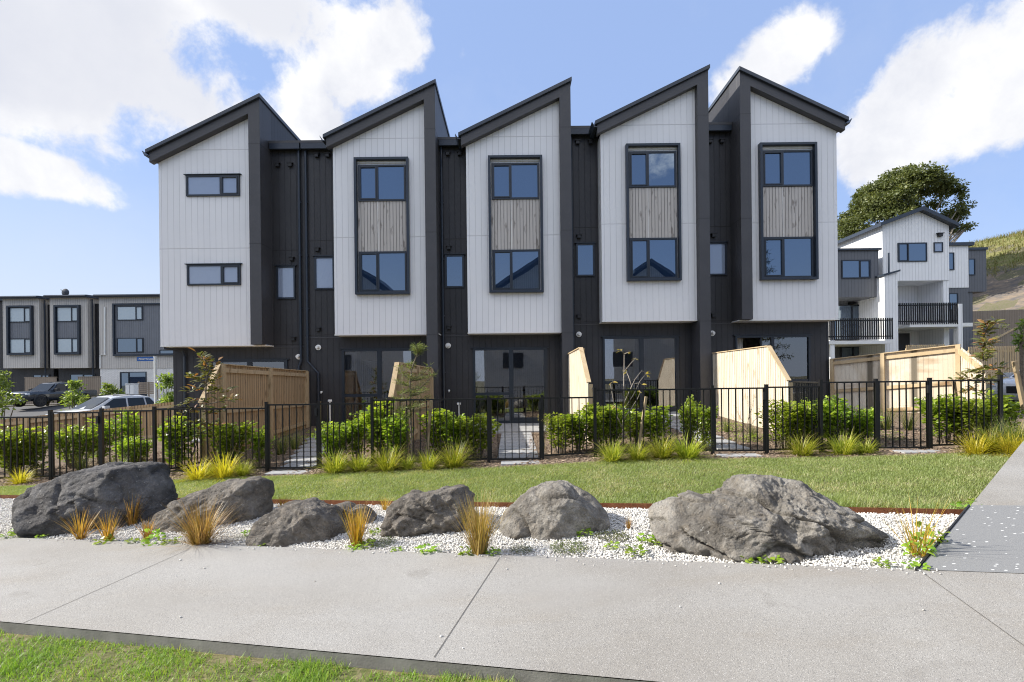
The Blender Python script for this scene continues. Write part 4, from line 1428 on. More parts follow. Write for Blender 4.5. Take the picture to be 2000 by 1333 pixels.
# ------------------------------------------------------------------ plants
def gauss_clip(n, s, lim=1.6):
    return np.clip(rng.normal(0, s, n), -lim, lim)


def tuft_mesh(n, L, spread, bend, w, seg=5, foot=.05, lean0=0.03):
    a = rng.uniform(0, 2 * math.pi, n)
    r = np.sqrt(rng.random(n)) * foot
    base = np.stack([np.cos(a) * r, np.sin(a) * r, np.full(n, -.01)], 1)
    lean = np.abs(rng.normal(0, 1, n)) * spread + lean0
    return blades(base, a + rng.normal(0, .5, n), np.clip(lean, 0, 1.35), rng.uniform(.25, 1.0, n) * bend, L * rng.uniform(.55, 1.1, n), w * rng.uniform(.7, 1.2, n), seg) + (rng.random(n),)


def make_tuft(name, n, L, spread, bend, w, mat, **kw):
    v, fl, m, r = tuft_mesh(n, L, spread, bend, w, **kw)
    o = np_mesh(name, v, fl, mat, np.repeat(r, m))
    return o


def place(proto, used, x, y, z, s=1.0, rz=None, label=None, cat=None, group=None, sz=None):
    o = proto if not used[0] else proto.copy()
    if used[0]: col.objects.link(o)
    kids = [] if not used[0] else list(proto.children)
    used[0] = True
    o.location = (x, y, z)
    o.rotation_euler = (0, 0, rng.uniform(0, 6.28) if rz is None else rz)
    o.scale = (s, s, s * (sz or rng.uniform(.92, 1.08)))
    tag(o, label, cat, group)
    for c in kids:
        d_ = c.copy(); col.objects.link(d_); d_.parent = o
        for g_ in c.children:
            h_ = g_.copy(); col.objects.link(h_); h_.parent = d_
    return o


def ground_at(u, v, zf=z_front):
    """ground point under a pixel"""
    x, y = pix(u, v)
    Y = 5.0
    for _ in range(40):
        Y = .5 * Y + .5 * float(zf(x * Y / F, Y)) * F / y
    return x * Y / F, Y, float(zf(x * Y / F, Y))


# green border tufts in front of the fence
gt = [(make_tuft('border_tuft', 420, .56, .92, 1.35, .014, TUFTG, foot=.12), [False]) for _ in range(3)]
yt = [(make_tuft('border_tuft', 300, .50, .9, 1.3, .014, TUFTY, foot=.10), [False]) for _ in range(2)]
BT = [(385, 938, 'y', .95, 'yellow strappy border tuft nearest the long rising boulder'), (438, 934, 'y', 1.1, 'larger yellow strappy tuft just right of the smaller yellow one'), (474, 930, 'g', .62, 'small green tuft beside the yellow tufts under the honey timber fence'),
      (655, 924, 'g', .9, 'green strappy tuft touching the right post of the honey fence gate'), (702, 921, 'g', .8, 'tawny green tuft between the first gate and the second house shrubs'), (757, 920, 'g', 1.0, 'bright green tuft under the fence post left of the pine sapling'), (795, 917, 'g', .55, 'small tuft at the foot of the pine sapling trunk'),
      (838, 918, 'g', .72, 'narrow green tuft right of the pine sapling trunk'), (888, 914, 'g', .95, 'full green tuft left of the middle gate'),
      (1196, 902, 'g', .85, 'green border tuft just right of the fence corner by the edge-on timber fence'), (1245, 899, 'g', .78, 'second tuft of the row under the bare sapling'), (1292, 896, 'g', .9, 'third tuft of the row, under the sapling stake'), (1342, 896, 'g', 1.0, 'tallest tuft ending the row under the bare sapling'),
      (1566, 890, 'g', .85, 'round green tuft right of the pale fence gate'), (1640, 887, 'g', .85, 'green tuft in front of the corner post near the rightmost gate'), (1686, 886, 'g', .6, 'smaller green tuft beside the rightmost gate'),
      (1905, 888, 'y', .9, 'yellow green tuft left of the group by the side path'), (1940, 884, 'g', .95, 'green tuft in the middle of the side path group'), (1972, 888, 'y', 1.0, 'yellow tuft at the lawn corner near the side path'), (2003, 892, 'y', .9, 'yellow tuft cut by the right picture edge'), (1985, 872, 'g', .95, 'green tuft behind the yellow ones by the side path'),
      (40, 945, 'y', .7, 'thin yellow tuft left of the largest dark boulder'), (425, 925, 'g', .5, 'low tuft half hidden behind the yellow strappy tufts')]
for (u, v, t, s, lab) in BT:
    x, y, z = ground_at(u, v)
    y = min(max(y, float(y_fence(x)) - .5), float(y_fence(x)) - .2) if u < 1880 else y
    z = float(z_front(x, y))
    pr, us = (gt if t == 'g' else yt)[rng.integers(0, 3 if t == 'g' else 2)]
    place(pr, us, x, y, z, s * 1.02, label=lab, cat='grass tuft', group='strappy tufts along the fence')
# unused prototypes are removed at the end
PROTOS = gt + yt

# orange and tawny tufts in the gravel
ot = [(make_tuft('orange_tuft', 75, .42, .36, .45, .010, TUFTO, foot=.05), [False]) for _ in range(2)]
big_o = (make_tuft('orange_tuft', 420, .62, .62, .55, .0075, TUFTB, foot=.08), [False])
up_o = (make_tuft('orange_tuft', 170, .46, .24, .35, .009, TUFTO, foot=.06), [False])
taw = (make_tuft('tawny_tuft', 380, .58, .26, .45, .0075, TUFTB, foot=.065), [False])
thin = (make_tuft('orange_tuft', 46, .62, .38, .3, .011, TUFTO, foot=.06), [False])
OT = [(158, 1052, ot[0], .95, 'orange grass tuft leaning on the largest dark boulder, leftmost'), (212, 1056, ot[1], .85, 'orange tuft between the largest boulder and the long low one'), (258, 1024, ot[0], 1.0, 'orange tuft high in the gap between the two left boulders'), (288, 1052, ot[1], .72, 'small orange tuft at the foot of the long low boulder'),
      (392, 1064, big_o, .98, 'big spreading rusty orange grass tuft before the long low boulder'), (697, 1064, up_o, 1.0, 'upright orange tuft in white gravel before the small flat boulder'), (937, 1083, taw, 1.0, 'tall tawny tuft at the path edge between two boulders'),
      (1792, 1085, thin, .86, 'sparse orange tuft in the gravel corner beside the speckled pad'), (752, 996, ot[0], .55, 'tiny orange tuft on the edging behind the craggy boulder'), (1228, 1032, ot[1], .30, 'wisp of orange grass alone in gravel left of the widest boulder'), (552, 1000, ot[1], .62, 'thin orange tuft at the lawn edge behind the rounded low boulder')]
for (u, v, (pr, us), s, lab) in OT:
    x, y, z = ground_at(u, v)
    if v in (1024, 996, 1000): z = float(z_front(x, y))
    place(pr, us, x, y, z, s * .9, label=lab, cat='grass tuft', group='orange tufts in the gravel bed')
PROTOS += ot + [big_o, up_o, taw, thin]


def leaf_plant(n, size, hgt, rad, L, Wd, up=.5):
    """small broad-leaved weed: leaves in a low mound"""
    a = rng.uniform(0, 6.28, n); r = np.sqrt(rng.random(n)) * rad
    pos = np.stack([np.cos(a) * r, np.sin(a) * r, rng.random(n) * hgt], 1)
    ax = np.stack([np.cos(a) + rng.normal(0, .5, n), np.sin(a) + rng.normal(0, .5, n), rng.uniform(-.1, up, n)], 1)
    nr = np.stack([rng.normal(0, .35, n), rng.normal(0, .35, n), np.ones(n)], 1)
    return leaves(pos, ax, nr, L * rng.uniform(.6, 1.2, n), Wd * rng.uniform(.7, 1.2, n))


def make_weed(name, n, hgt, rad, L, Wd, mat):
    v, fl, m = leaf_plant(n, 1, hgt, rad, L, Wd)
    return np_mesh(name, v, fl, mat, np.repeat(rng.random(n), m))


wd = [(make_weed('weed', 26, .06, .07, .05, .04, WEEDL), [False]) for _ in range(3)]
md = [(make_weed('mat_plant', 420, .035, .16, .022, .012, MATL), [False]) for _ in range(2)]
WD = [(30, 1050, 1.2, 'bright weed at the left foot of the largest dark boulder'), (80, 1052, .6, 'tiny weed under the face of the largest boulder'), (205, 1062, 1.0, 'weed under the second orange tuft'), (262, 1062, .8, 'weed before the small orange tuft'), (300, 1064, 1.1, 'weed left of the big rusty tuft by the path'), (335, 1064, .9, 'weed touching the big rusty tuft'),
      (487, 1045, .8, 'weed at the left end of the rounded low boulder'), (510, 1068, .6, 'weed by the path before the rounded low boulder'), (690, 1076, .8, 'weed at the path under the upright orange tuft'), (715, 1068, .9, 'weed right of the upright orange tuft'), (732, 1042, .7, 'weed between flat and craggy boulders'), (775, 1078, .6, 'weed on the path edge before the craggy boulder'), (835, 1080, 1.0, 'weed clump on the path edge under the craggy boulder'),
      (915, 1084, .9, 'weed left of the tall tawny tuft'), (962, 1085, .8, 'weed right of the tall tawny tuft'), (1140, 1046, .9, 'weed at the base of the pale peaked boulder'), (1195, 1070, .7, 'weed in open gravel, left of the pair'), (1240, 1082, 1.0, 'sprawling weed at the path side of the open gravel'), (1262, 1058, .9, 'weed at the left tip of the widest boulder'), (1285, 1062, .8, 'weed under the left tip of the widest boulder'),
      (1470, 1097, .8, 'weed before the middle of the widest boulder'), (1505, 1100, .9, 'second weed before the widest boulder'), (1725, 1105, .7, 'weed at the right foot of the widest boulder'), (1793, 1087, 1.1, 'large weed growing in the sparse orange tuft'), (1815, 1068, 1.25, 'tall pale green weed beside the speckled pad'), (1790, 1112, .8, 'weed at the corner where gravel meets both paths'), (1890, 1000, 1.3, 'weed on the lawn edge by the speckled pad'), (1905, 988, .9, 'smaller weed at the lawn edge above the pad')]
for (u, v, s, lab) in WD:
    x, y, z = ground_at(u, v)
    pr, us = wd[rng.integers(0, 3)]
    place(pr, us, x, y, z, s, label=lab, cat='weed', group='bright green weeds in the gravel', sz=1.0 if s < 1.05 or s == 1.3 or s==1.2 else 2.0)
PROTOS += wd
for (u, v, s, lab) in ((1112, 1073, 1.0, 'flat olive mat plant in the middle of the open gravel'), (1196, 1050, .95, 'flat olive mat plant right of the pale peaked boulder'), (1018, 1076, .6, 'flat mat plant in the shadow of the tall tawny tuft'), (745, 1062, .8, 'flat mat plant before the craggy boulder')):
    x, y, z = ground_at(u, v)
    pr, us = md[rng.integers(0, 2)]
    place(pr, us, x, y, z, s, label=lab, cat='ground cover', sz=1.0)
PROTOS += md


def shrub_proto(n, H, rad, L, Wd, mat, nst=12, name='shrub', stem_mat=None):
    e = empty(name, (0, 0, 0), None, None)
    P, A = [], []
    st = MB()
    tops = []
    for i in range(nst):
        a = rng.uniform(0, 6.28); r = rad * math.sqrt(rng.random()) * .8
        top = np.array([math.cos(a) * r, math.sin(a) * r, H * rng.uniform(.7, 1.05) * (1 - .25 * (r / rad) ** 2)])
        b = np.array([math.cos(a) * r * .25, math.sin(a) * r * .25, -.02])
        mid = (top + b) / 2 + np.array([rng.normal(0, .03), rng.normal(0, .03), .05])
        st.tube([b, mid, top], [.010, .007, .004], 5)
        tops.append((b, mid, top))
    for i in range(n):
        b, m_, t = tops[rng.integers(0, nst)]
        s = rng.random() ** .6 * .88 + .12
        p = (b * (1 - s) ** 2 + 2 * m_ * s * (1 - s) + t * s * s)
        a = rng.uniform(0, 6.28)
        out = np.array([math.cos(a), math.sin(a), rng.uniform(.0, 1.1)])
        p = p + out * np.array([1, 1, .3]) * rng.uniform(0.01, .09)
        P.append(p); A.append(out)
    P = np.array(P); A = np.array(A)
    nr = np.stack([rng.normal(0, .6, n), rng.normal(0, .6, n), np.ones(n)], 1)
    v, fl, m = leaves(P, A, nr, L * rng.uniform(.65, 1.15, n), Wd * rng.uniform(.7, 1.1, n))
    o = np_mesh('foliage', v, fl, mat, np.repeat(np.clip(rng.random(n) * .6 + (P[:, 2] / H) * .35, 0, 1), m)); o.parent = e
    st.build('stems', stem_mat or BARK, e)
    return e


ORG.setdefault('x', Vector())
shp = [(shrub_proto(n_, .86, r_, l_, l_ * .66, SHRUBL, nst=s_), [False]) for n_, r_, l_, s_ in ((1500, .36, .070, 18), (1050, .33, .078, 10), (1700, .38, .064, 20), (800, .30, .082, 8), (1250, .36, .072, 12), (650, .26, .075, 7))]
# u of the centre, top v, relative width, distance behind the fence, label
SH = [(-20, 835, 1.1, 1.0, 'leafy shrub cut by the left picture edge'), (32, 842, 1.0, .5, 'leafy shrub left of the far left gate'), (78, 846, 1.0, .6, 'leafy shrub against the left post of the far left gate'), (148, 838, 1.0, 1.2, 'leafy shrub seen through the far left gate'), (192, 830, 1.0, 1.6, 'taller leafy shrub behind the right post of the far left gate'), (240, 815, .95, 1.8, 'leafy shrub below the low brown paling fence'), (262, 858, .8, 1.0, 'lower leafy shrub below the low brown paling fence'),
      (352, 828, 1.1, .45, 'leafy shrub left of the young magnolia'), (446, 828, 1.05, .45, 'leafy shrub right of the young magnolia'), (508, 840, .75, .5, 'slim leafy shrub left of the honey fence gate'),
      (652, 832, .85, .5, 'leafy shrub right of the honey fence gate'), (697, 812, .9, .7, 'leafy shrub before the glass door of the second house'), (752, 798, 1.15, .6, 'large leafy shrub left of the pine sapling'), (780, 815, .9, .45, 'dense leafy shrub touching the pine sapling trunk'), (862, 806, 1.0, .6, 'leafy shrub right of the pine sapling stake'), (893, 820, .9, .45, 'leafy shrub between sapling stake and middle gate'), (932, 815, 1.0, .4, 'leafy shrub left of the middle gate'),
      (1094, 812, .9, .55, 'leafy shrub right of the middle gate and dry stalks'), (1130, 808, .95, .6, 'leafy shrub under the edge-on bright timber fence'), (1166, 795, .8, .5, 'leafy shrub behind the corner post by the edge-on fence'),
      (1192, 797, 1.0, .8, 'leafy shrub left of the bare sapling'), (1240, 806, .85, 1.2, 'leafy shrub behind the bare sapling'), (1292, 804, 1.0, .6, 'leafy shrub right of the bare sapling stake'), (1345, 786, .55, .7, 'tall thin leafy shrub left of the pale fence gate'), (1378, 796, .6, .5, 'slim leafy shrub at the left post of the pale fence gate'),
      (1526, 790, .95, .5, 'leafy shrub under the slanted end of the pale paling fence'), (1560, 788, 1.0, .6, 'leafy shrub left of the corner post near the rightmost gate'), (1590, 800, .8, .5, 'leafy shrub touching the corner post near the rightmost gate'), (1628, 782, 1.0, .7, 'leafy shrub right of the corner post, before the boundary fence'), (1668, 800, .9, .7, 'leafy shrub left of the rightmost gate'), (1700, 812, .6, 1.0, 'small leafy shrub behind the left post of the rightmost gate'),
      (1842, 778, .95, .6, 'leafy shrub right of the rightmost gate'), (1880, 782, 1.0, .5, 'leafy shrub under the purple leaved magnolia'), (1925, 772, 1.0, .7, 'leafy shrub right of the purple leaved magnolia'), (1965, 778, .9, .8, 'leafy shrub beside the leaning stake'), (1930, 815, .8, 1.4, 'low leafy shrub behind the magnolia trunk')]
for (u, tv, w, back_, lab) in SH:
    Y = 8.8 + back_
    x0_ = pix(u, 850)[0] * Y / F
    Y = float(y_fence(x0_)) + back_
    x0_, zt_ = W(u, tv, Y).x, W(u, tv, Y).z
    g = float(z_front(x0_, Y))
    pr, us = shp[rng.integers(0, 6)]
    Hh = max(.35, zt_ - g)
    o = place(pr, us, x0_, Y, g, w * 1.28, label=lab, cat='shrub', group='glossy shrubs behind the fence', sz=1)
    o.scale[2] = Hh / .76
PROTOS += shp

# taller dark grasses inside the yards
dt = [(make_tuft('yard_grass', 150, .78, .28, .75, .010, TUFTD, foot=.09), [False]) for _ in range(2)]
for (u, Y, s, lab) in ((548, 10.6, .85, 'dark grass clump under the honey coloured timber fence'), (575, 11.2, .7, 'smaller dark grass clump near the end of the honey fence'), (160, 9.6, .7, 'grass clump seen through the far left gate'), (225, 9.4, .6, 'grass clump right of the far left gate'), (1730, 10.8, .8, 'tall grass clump seen through the rightmost gate'), (1775, 10.6, .75, 'tall grass clump right in the rightmost gate view'), (1690, 11.2, .7, 'grass clump before the boundary fence left of the rightmost gate'), (1420, 11.0, .5, 'low grass at the foot of the pale paling fence'), (1470, 10.2, .55, 'low grass before the front of the pale paling fence'), (1985, 7.9, .9, 'olive feathery grass clump under the leaning stake'), (1955, 8.1, .8, 'olive feathery grass clump left of the leaning stake')):
    x = pix(u, 850)[0] * Y / F
    pr, us = dt[rng.integers(0, 2)]
    place(pr, us, x, Y, float(z_front(x, Y)), s, label=lab, cat='grass clump', group='tall grasses in the yards')
PROTOS += dt
# low soft plants seen through the gates
lp = [(make_weed('low_plant', 240, .22, .36, .06, .03, SHRUBL), [False])]
for (u, v, s, lab) in ((575, 870, .9, 'low green plant seen through the honey fence gate'), (620, 855, .8, 'low green plant at the right post of the honey fence gate'), (1420, 842, .9, 'low bright plant at the foot of the pale paling fence'), (1450, 862, .7, 'low bright plant seen through the pale fence gate'), (1735, 858, .7, 'low plant seen through the rightmost gate'), (1480, 862, .7, 'low plant right in the pale fence gate view'), (960, 845, .6, 'low plant left of the middle paver path')):
    x, y, z = ground_at(u, v)
    pr, us = lp[0]
    place(pr, us, x, y, z, s, label=lab, cat='plant', group='low green plants in the yards', sz=1)


# ------------------------------------------------------------------ saplings
def sapling(name, u, vb, Y, trunk_px, branches, leaf, lab, L, Wd, nper, mat, bark=BARK, r=.016, clump=.10, droop=.0, tip_only=False):
    """trunk and branches given as pixel polylines at distance Y"""
    base = W(*trunk_px[0], Y); gz = float(z_front(base.x, Y))
    e = empty(name, (base.x, Y, gz), lab, 'sapling')
    pts = [Vector((base.x, Y, gz - .03))] + [W(a, b, Y) for a, b in trunk_px[1:]]
    n_ = len(pts)
    t = MB(); t.tube(pts, [r * (1 - .75 * i / (n_ - 1)) for i in range(n_)], 8)
    t.build('trunk', bark, e, smooth=True)
    bm_ = MB(); P, A = [], []
    for br in branches:
        yo = rng.uniform(-.3, .3)
        q = [W(a, b, Y) for a, b in br]
        for i, p in enumerate(q): p.y += yo * i / max(1, len(q) - 1)
        bm_.tube(q, [r * .5 * (1 - .65 * i / max(1, len(q) - 1)) for i in range(len(q))], 6)
        rngi = range(len(q)) if not tip_only else [len(q) - 1]
        for k_ in range(nper):
            i = rng.integers(0, len(q) - 1)
            f = rng.random() if not tip_only else rng.uniform(.75, 1.0)
            if tip_only: i = len(q) - 2
            p = np.array(q[i].lerp(q[i + 1], f))
            a = rng.uniform(0, 6.28)
            out = np.array([math.cos(a), math.sin(a) * .9, rng.uniform(-.15, .9) - droop])
            P.append(p + out * rng.uniform(0, clump)); A.append(out)
    bm_.build('branches', bark, e, smooth=True)
    P, A = np.array(P), np.array(A)
    nr = np.stack([rng.normal(0, .5, len(P)), rng.normal(-.2, .5, len(P)), np.ones(len(P))], 1)
    v, fl, m = leaves(P - np.array(ORG[e.name]), A, nr, L * rng.uniform(.6, 1.15, len(P)), Wd * rng.uniform(.7, 1.1, len(P)))
    o = np_mesh('foliage', v, fl, mat, np.repeat(rng.random(len(P)), m)); o.parent = e
    return e


sapling('magnolia', 405, 900, 9.15, [(408, 905), (404, 840), (402, 770), (404, 720), (400, 700)],
        [[(404, 720), (397, 706), (388, 698)], [(404, 722), (404, 705), (402, 692)], [(404, 735), (410, 722), (414, 706)], [(403, 750), (390, 742), (380, 736)], [(403, 752), (415, 742), (424, 736)], [(403, 765), (385, 760), (366, 768)], [(403, 770), (420, 762), (436, 768)], [(402, 785), (382, 782), (362, 795)], [(403, 790), (425, 785), (440, 782)], [(403, 805), (385, 800), (370, 812)], [(403, 810), (422, 805), (438, 800)], [(404, 830), (390, 822), (380, 830)], [(404, 840), (418, 832), (430, 835)], [(404, 850), (395, 845), (388, 850)]],
        None, 'young magnolia with bronze green leaves in front of the honey timber fence', .15, .055, 30, MAGL, r=.02, clump=.07)
sapling('magnolia', 1920, 870, 9.3, [(1918, 880), (1919, 800), (1920, 730), (1921, 680), (1922, 640)],
        [[(1921, 660), (1915, 645), (1908, 634)], [(1921, 660), (1928, 645), (1933, 632)], [(1922, 650), (1922, 638), (1921, 630)], [(1920, 680), (1910, 672), (1902, 668)], [(1920, 682), (1932, 672), (1940, 668)], [(1920, 700), (1905, 694), (1895, 692)], [(1920, 705), (1938, 698), (1955, 700)], [(1919, 730), (1895, 724), (1872, 736)], [(1919, 725), (1945, 718), (1968, 735)], [(1919, 745), (1900, 740), (1880, 748)], [(1919, 750), (1942, 742), (1962, 750)], [(1919, 770), (1905, 762), (1895, 770)]],
        None, 'magnolia with purple brown leaves at the right end of the fence', .16, .058, 34, MAGL, r=.02, clump=.06)
sapling('pine_sapling', 803, 905, 8.95, [(806, 912), (804, 860), (801, 790), (801, 740), (806, 715), (815, 692), (817, 684)],
        [[(817, 695), (812, 686), (809, 680)], [(817, 692), (822, 684), (825, 679)], [(816, 690), (817, 682), (816, 676)], [(803, 725), (799, 716), (801, 708)], [(801, 740), (790, 735), (780, 728), (776, 716)], [(801, 742), (815, 738), (830, 728), (838, 714)], [(801, 745), (818, 742), (832, 738)], [(801, 755), (785, 752), (772, 745)], [(801, 765), (790, 768), (778, 772)], [(801, 762), (822, 758), (842, 738), (849, 730)], [(801, 770), (820, 768), (836, 762)], [(801, 780), (785, 785), (770, 780)], [(801, 785), (820, 788), (838, 776)], [(802, 800), (790, 798), (784, 805)], [(802, 795), (815, 798), (828, 790)], [(802, 815), (795, 812), (790, 818)], [(801, 775), (812, 772), (826, 750)]],
        None, 'pine-like sapling with airy needles and a bent leader before the second house', .075, .011, 190, PINL, r=.022, clump=.07)
sapling('bare_sapling', 1215, 880, 9.1, [(1218, 900), (1217, 830), (1218, 760), (1219, 722), (1219, 690)],
        [[(1219, 692), (1214, 688), (1210, 687)], [(1219, 692), (1225, 689), (1228, 688)], [(1218, 728), (1228, 712), (1236, 700)], [(1218, 790), (1228, 765), (1238, 742), (1250, 725), (1258, 728)], [(1219, 800), (1238, 770), (1250, 745), (1262, 730)], [(1234, 755), (1231, 735), (1230, 725)], [(1217, 800), (1200, 795), (1196, 770), (1192, 750), (1197, 746)], [(1217, 820), (1232, 800), (1245, 780), (1252, 765)], [(1217, 840), (1205, 815), (1200, 790)], [(1240, 750), (1252, 748), (1258, 752)]],
        None, 'nearly bare sapling with a few yellowing leaves before the fourth house', .10, .05, 3, YELL, bark=BARKP, r=.018, clump=.02, droop=.5, tip_only=True)
sapling('twiggy_shrub', 1460, 850, 10.0, [(1458, 860), (1460, 830), (1464, 800)],
        [[(1460, 840), (1450, 815), (1445, 795)], [(1461, 830), (1470, 800), (1474, 775)], [(1462, 820), (1466, 795), (1468, 770)], [(1460, 838), (1476, 815), (1480, 788)], [(1460, 845), (1448, 830), (1440, 812)]],
        None, 'twiggy grey green shrub against the wide pale paling fence', .03, .007, 90, TUFTD, r=.01, clump=.03)
sapling('dry_stalks', 1061, 890, 9.0, [(1062, 905), (1061, 870), (1060, 820)],
        [[(1061, 870), (1056, 830), (1054, 812)], [(1061, 870), (1066, 835), (1069, 815)], [(1062, 880), (1063, 840), (1062, 808)], [(1061, 885), (1057, 850), (1058, 818)], [(1062, 885), (1067, 850), (1073, 822)]],
        None, 'dry brown stalks at the right post of the middle gate', .035, .018, 70, DRYL, r=.012, clump=.03)


def stake(name, a, b, Y, w, lab, mat=STAKE, lab_cat='stake'):
    p, q = W(*a, Y), W(*b, Y)
    m = MB(); m.beam(p, q, w, w)
    return m, lab


for (a, b, Y, w, lab) in (((1246, 880), (1262, 775), 9.15, .045, 'grey timber stake leaning beside the bare sapling'), ((2000, 800), (1981, 706), 9.0, .06, 'leaning timber stake at the right picture edge'), ((1870, 800), (1862, 742), 9.6, .05, 'short timber stake left of the purple leaved magnolia')):
    m, _ = stake('stake', a, b, Y, w, lab)
    tag(m.build('stake', STAKE, bevel=.004), lab, 'stake')
e = empty('sapling_stakes', W(838, 890, 9.1), 'timber stake frame with a crossbar beside the pine sapling', 'stake')
m = MB(); m.beam(W(833, 900, 9.1), W(842, 783, 9.1), .05, .05); m.build('upright', STAKE, e)
m = MB(); m.beam(W(797, 895, 9.3), W(795, 800, 9.3), .045, .045); m.build('upright', STAKE, e)
m = MB(); m.beam(W(803, 803, 9.07), W(841, 800, 9.07), .03, .05); m.build('crossbar', STAKE, e)
# stand pipes by the walls
for (u, vt, vb, Y, lab) in ((645, 785, 835, 13.9, 'thin white post with a cap before the second house'), (897, 791, 845, 13.9, 'thin white post with a cap left of the middle glass door')):
    p, q = W(u, vb, Y), W(u, vt, Y)
    e = empty('service_post', (p.x, Y, p.z - .1), lab, 'post')
    MB().box(p.x - .012, p.x + .012, Y - .012, Y + .012, p.z - .15, q.z).build('pole', WHITEP, e)
    MB().box(p.x - .055, p.x + .055, Y - .02, Y + .02, q.z, q.z + .06).build('head', WHITEP, e, bevel=.006)
# ------------------------------------------------------------------ background houses on the left
BEIGE = cladding('beige_cladding', (0.50, 0.475, 0.44), 0.18, (), 0.6, var=0.04, width=0.02)
GREYC = cladding('mid_grey_cladding', (0.155, 0.165, 0.185), 0.18, (), 0.6, var=0.05, width=0.02)
WHITEC = cladding('bright_white_cladding', (0.80, 0.80, 0.80), 0.2, (), 0.75, var=0.03, width=0.02)
GREYR = cladding('slate_grey_cladding', (0.125, 0.130, 0.142), 0.2, (), 0.6, var=0.05, width=0.02)
FENCEG = timber('grey_brown_palings', (0.30, 0.25, 0.20), (0.22, 0.18, 0.14), (0.12, 0.09, 0.07), 0.15, knots=False)


def brick_mat():
    m, q = newmat('white_brick')
    x, y, z = q.sep(objc(q))
    b = q.n('ShaderNodeTexBrick', None, None, Vector=q.comb(q.math('ADD', x, y), z, 0.0), Color1=(0.74, 0.73, 0.71), Color2=(0.66, 0.65, 0.63), Mortar=(0.42, 0.41, 0.40), Scale=1.0)
    b.inputs['Brick Width'].default_value = .24; b.inputs['Row Height'].default_value = .085; b.inputs['Mortar Size'].default_value = .008
    finish(q, b.outputs[0], .7, b.outputs[1], -.4, .006)
    return m


BRICK = brick_mat()


def px(u, v, Y): w_ = W(u, v, Y); return w_.x, w_.z


def rbox(mb, u0, v0, u1, v1, Y, y0, y1):
    """box whose front face (at y0) fills a pixel rectangle at distance Y"""
    x0, z1 = px(u0, (v0 + v0) / 2, Y); x1, _ = px(u1, v0, Y); z1 = px((u0 + u1) / 2, v0, Y)[1]; z0 = px((u0 + u1) / 2, v1, Y)[1]
    mb.box(min(x0, x1), max(x0, x1), y0, y1, z0, z1)
    return x0, x1, z0, z1


def far_window(parent, u0, v0, u1, v1, Y, yf, split, gm=GLASSB, fw=.06):
    x0, z1 = px(u0, v0, Y); x1, z0 = px(u1, v1, Y)
    s = px(split, v0, Y)[0] if split else None
    return window(parent, x0, x1, z0, z1, yf, s, gm, fw=fw, hood=False, depth=.05)


LY = 39.0


def left_house(u0, u1, us, vtop, lab, brick=False, win=None, grp='beige terraced houses across the street', mirror_fence=None):
    Y = LY
    x0, zt = px(u0, vtop + 7, Y); x1, zb = px(u1, 719, Y)
    g = float(z_base((x0 + x1) / 2, Y)) - .3
    e = empty('town_house', (x0, Y, zb), lab, 'house', grp)
    m = MB(); m.box(x0, x1, Y, Y + 9, zb, zt); m.build('pale_cladding', BEIGE, e)
    xd = px(us, 650, Y + .4)[0]
    m = MB(); m.box(x1 + .003, xd, Y + .7, Y + 9, zb - .003, zt - .4)
    if not brick:
        m.box(x0, xd, Y + .7, Y + 9, g, zb - .004)
    m.build('dark_wall', DARK_C, e)
    if brick:
        m = MB(); m.box(x0, x1, Y + .05, Y + 9, g, zb - .004); m.build('brick_wall', BRICK, e)
    r = MB(); r.prismx([(Y - .35, zt - .05), (Y + 9.2, zt + .5), (Y + 9.2, zt + .68), (Y - .35, zt + .16)], x0 - .15, x1 + .25); rf = r.build('roof', ROOFM, e)
    t = MB(); t.tube([(x0 - .1, Y - .4, zt + .06), (x1 + .2, Y - .4, zt + .06)], .07, 8); t.build('gutter', STEEL, rf)
    t = MB(); t.tube([(x1 + .1, Y + .35, zt - .1), (x1 + .1, Y + .35, g)], .05, 8)
    t.build('downpipe', STEEL, e)
    return e, g


def surround(e, u0, v0, u1, v1, split):
    Y = LY
    x0, z1 = px(u0, v0, Y); x1, z0 = px(u1, v1, Y)
    m = MB(); t = .14
    m.box(x0, x0 + t, Y - .22, Y - .003, z0, z1); m.box(x1 - t, x1, Y - .22, Y - .003, z0, z1)
    m.box(x0 + t, x1 - t, Y - .22, Y - .003, z1 - t, z1); m.box(x0 + t, x1 - t, Y - .22, Y - .003, z0, z0 + t)
    m.build('window_surround', STEEL, e)
    h = z1 - z0
    m = MB(); m.box(x0 + t + .01, x1 - t - .01, Y - .05, Y - .004, z0 + h * .34, z0 + h * .66); m.build('grey_panel', GREYC, e)
    s = x0 + (x1 - x0) * split
    window(e, x0 + t, x1 - t, z0 + h * .665, z1 - t - .003, Y - .06, s, GLASSB, fw=.06, hood=False)
    window(e, x0 + t, x1 - t, z0 + t + .003, z0 + h * .335, Y - .06, s, GLASSB, fw=.06, hood=False)


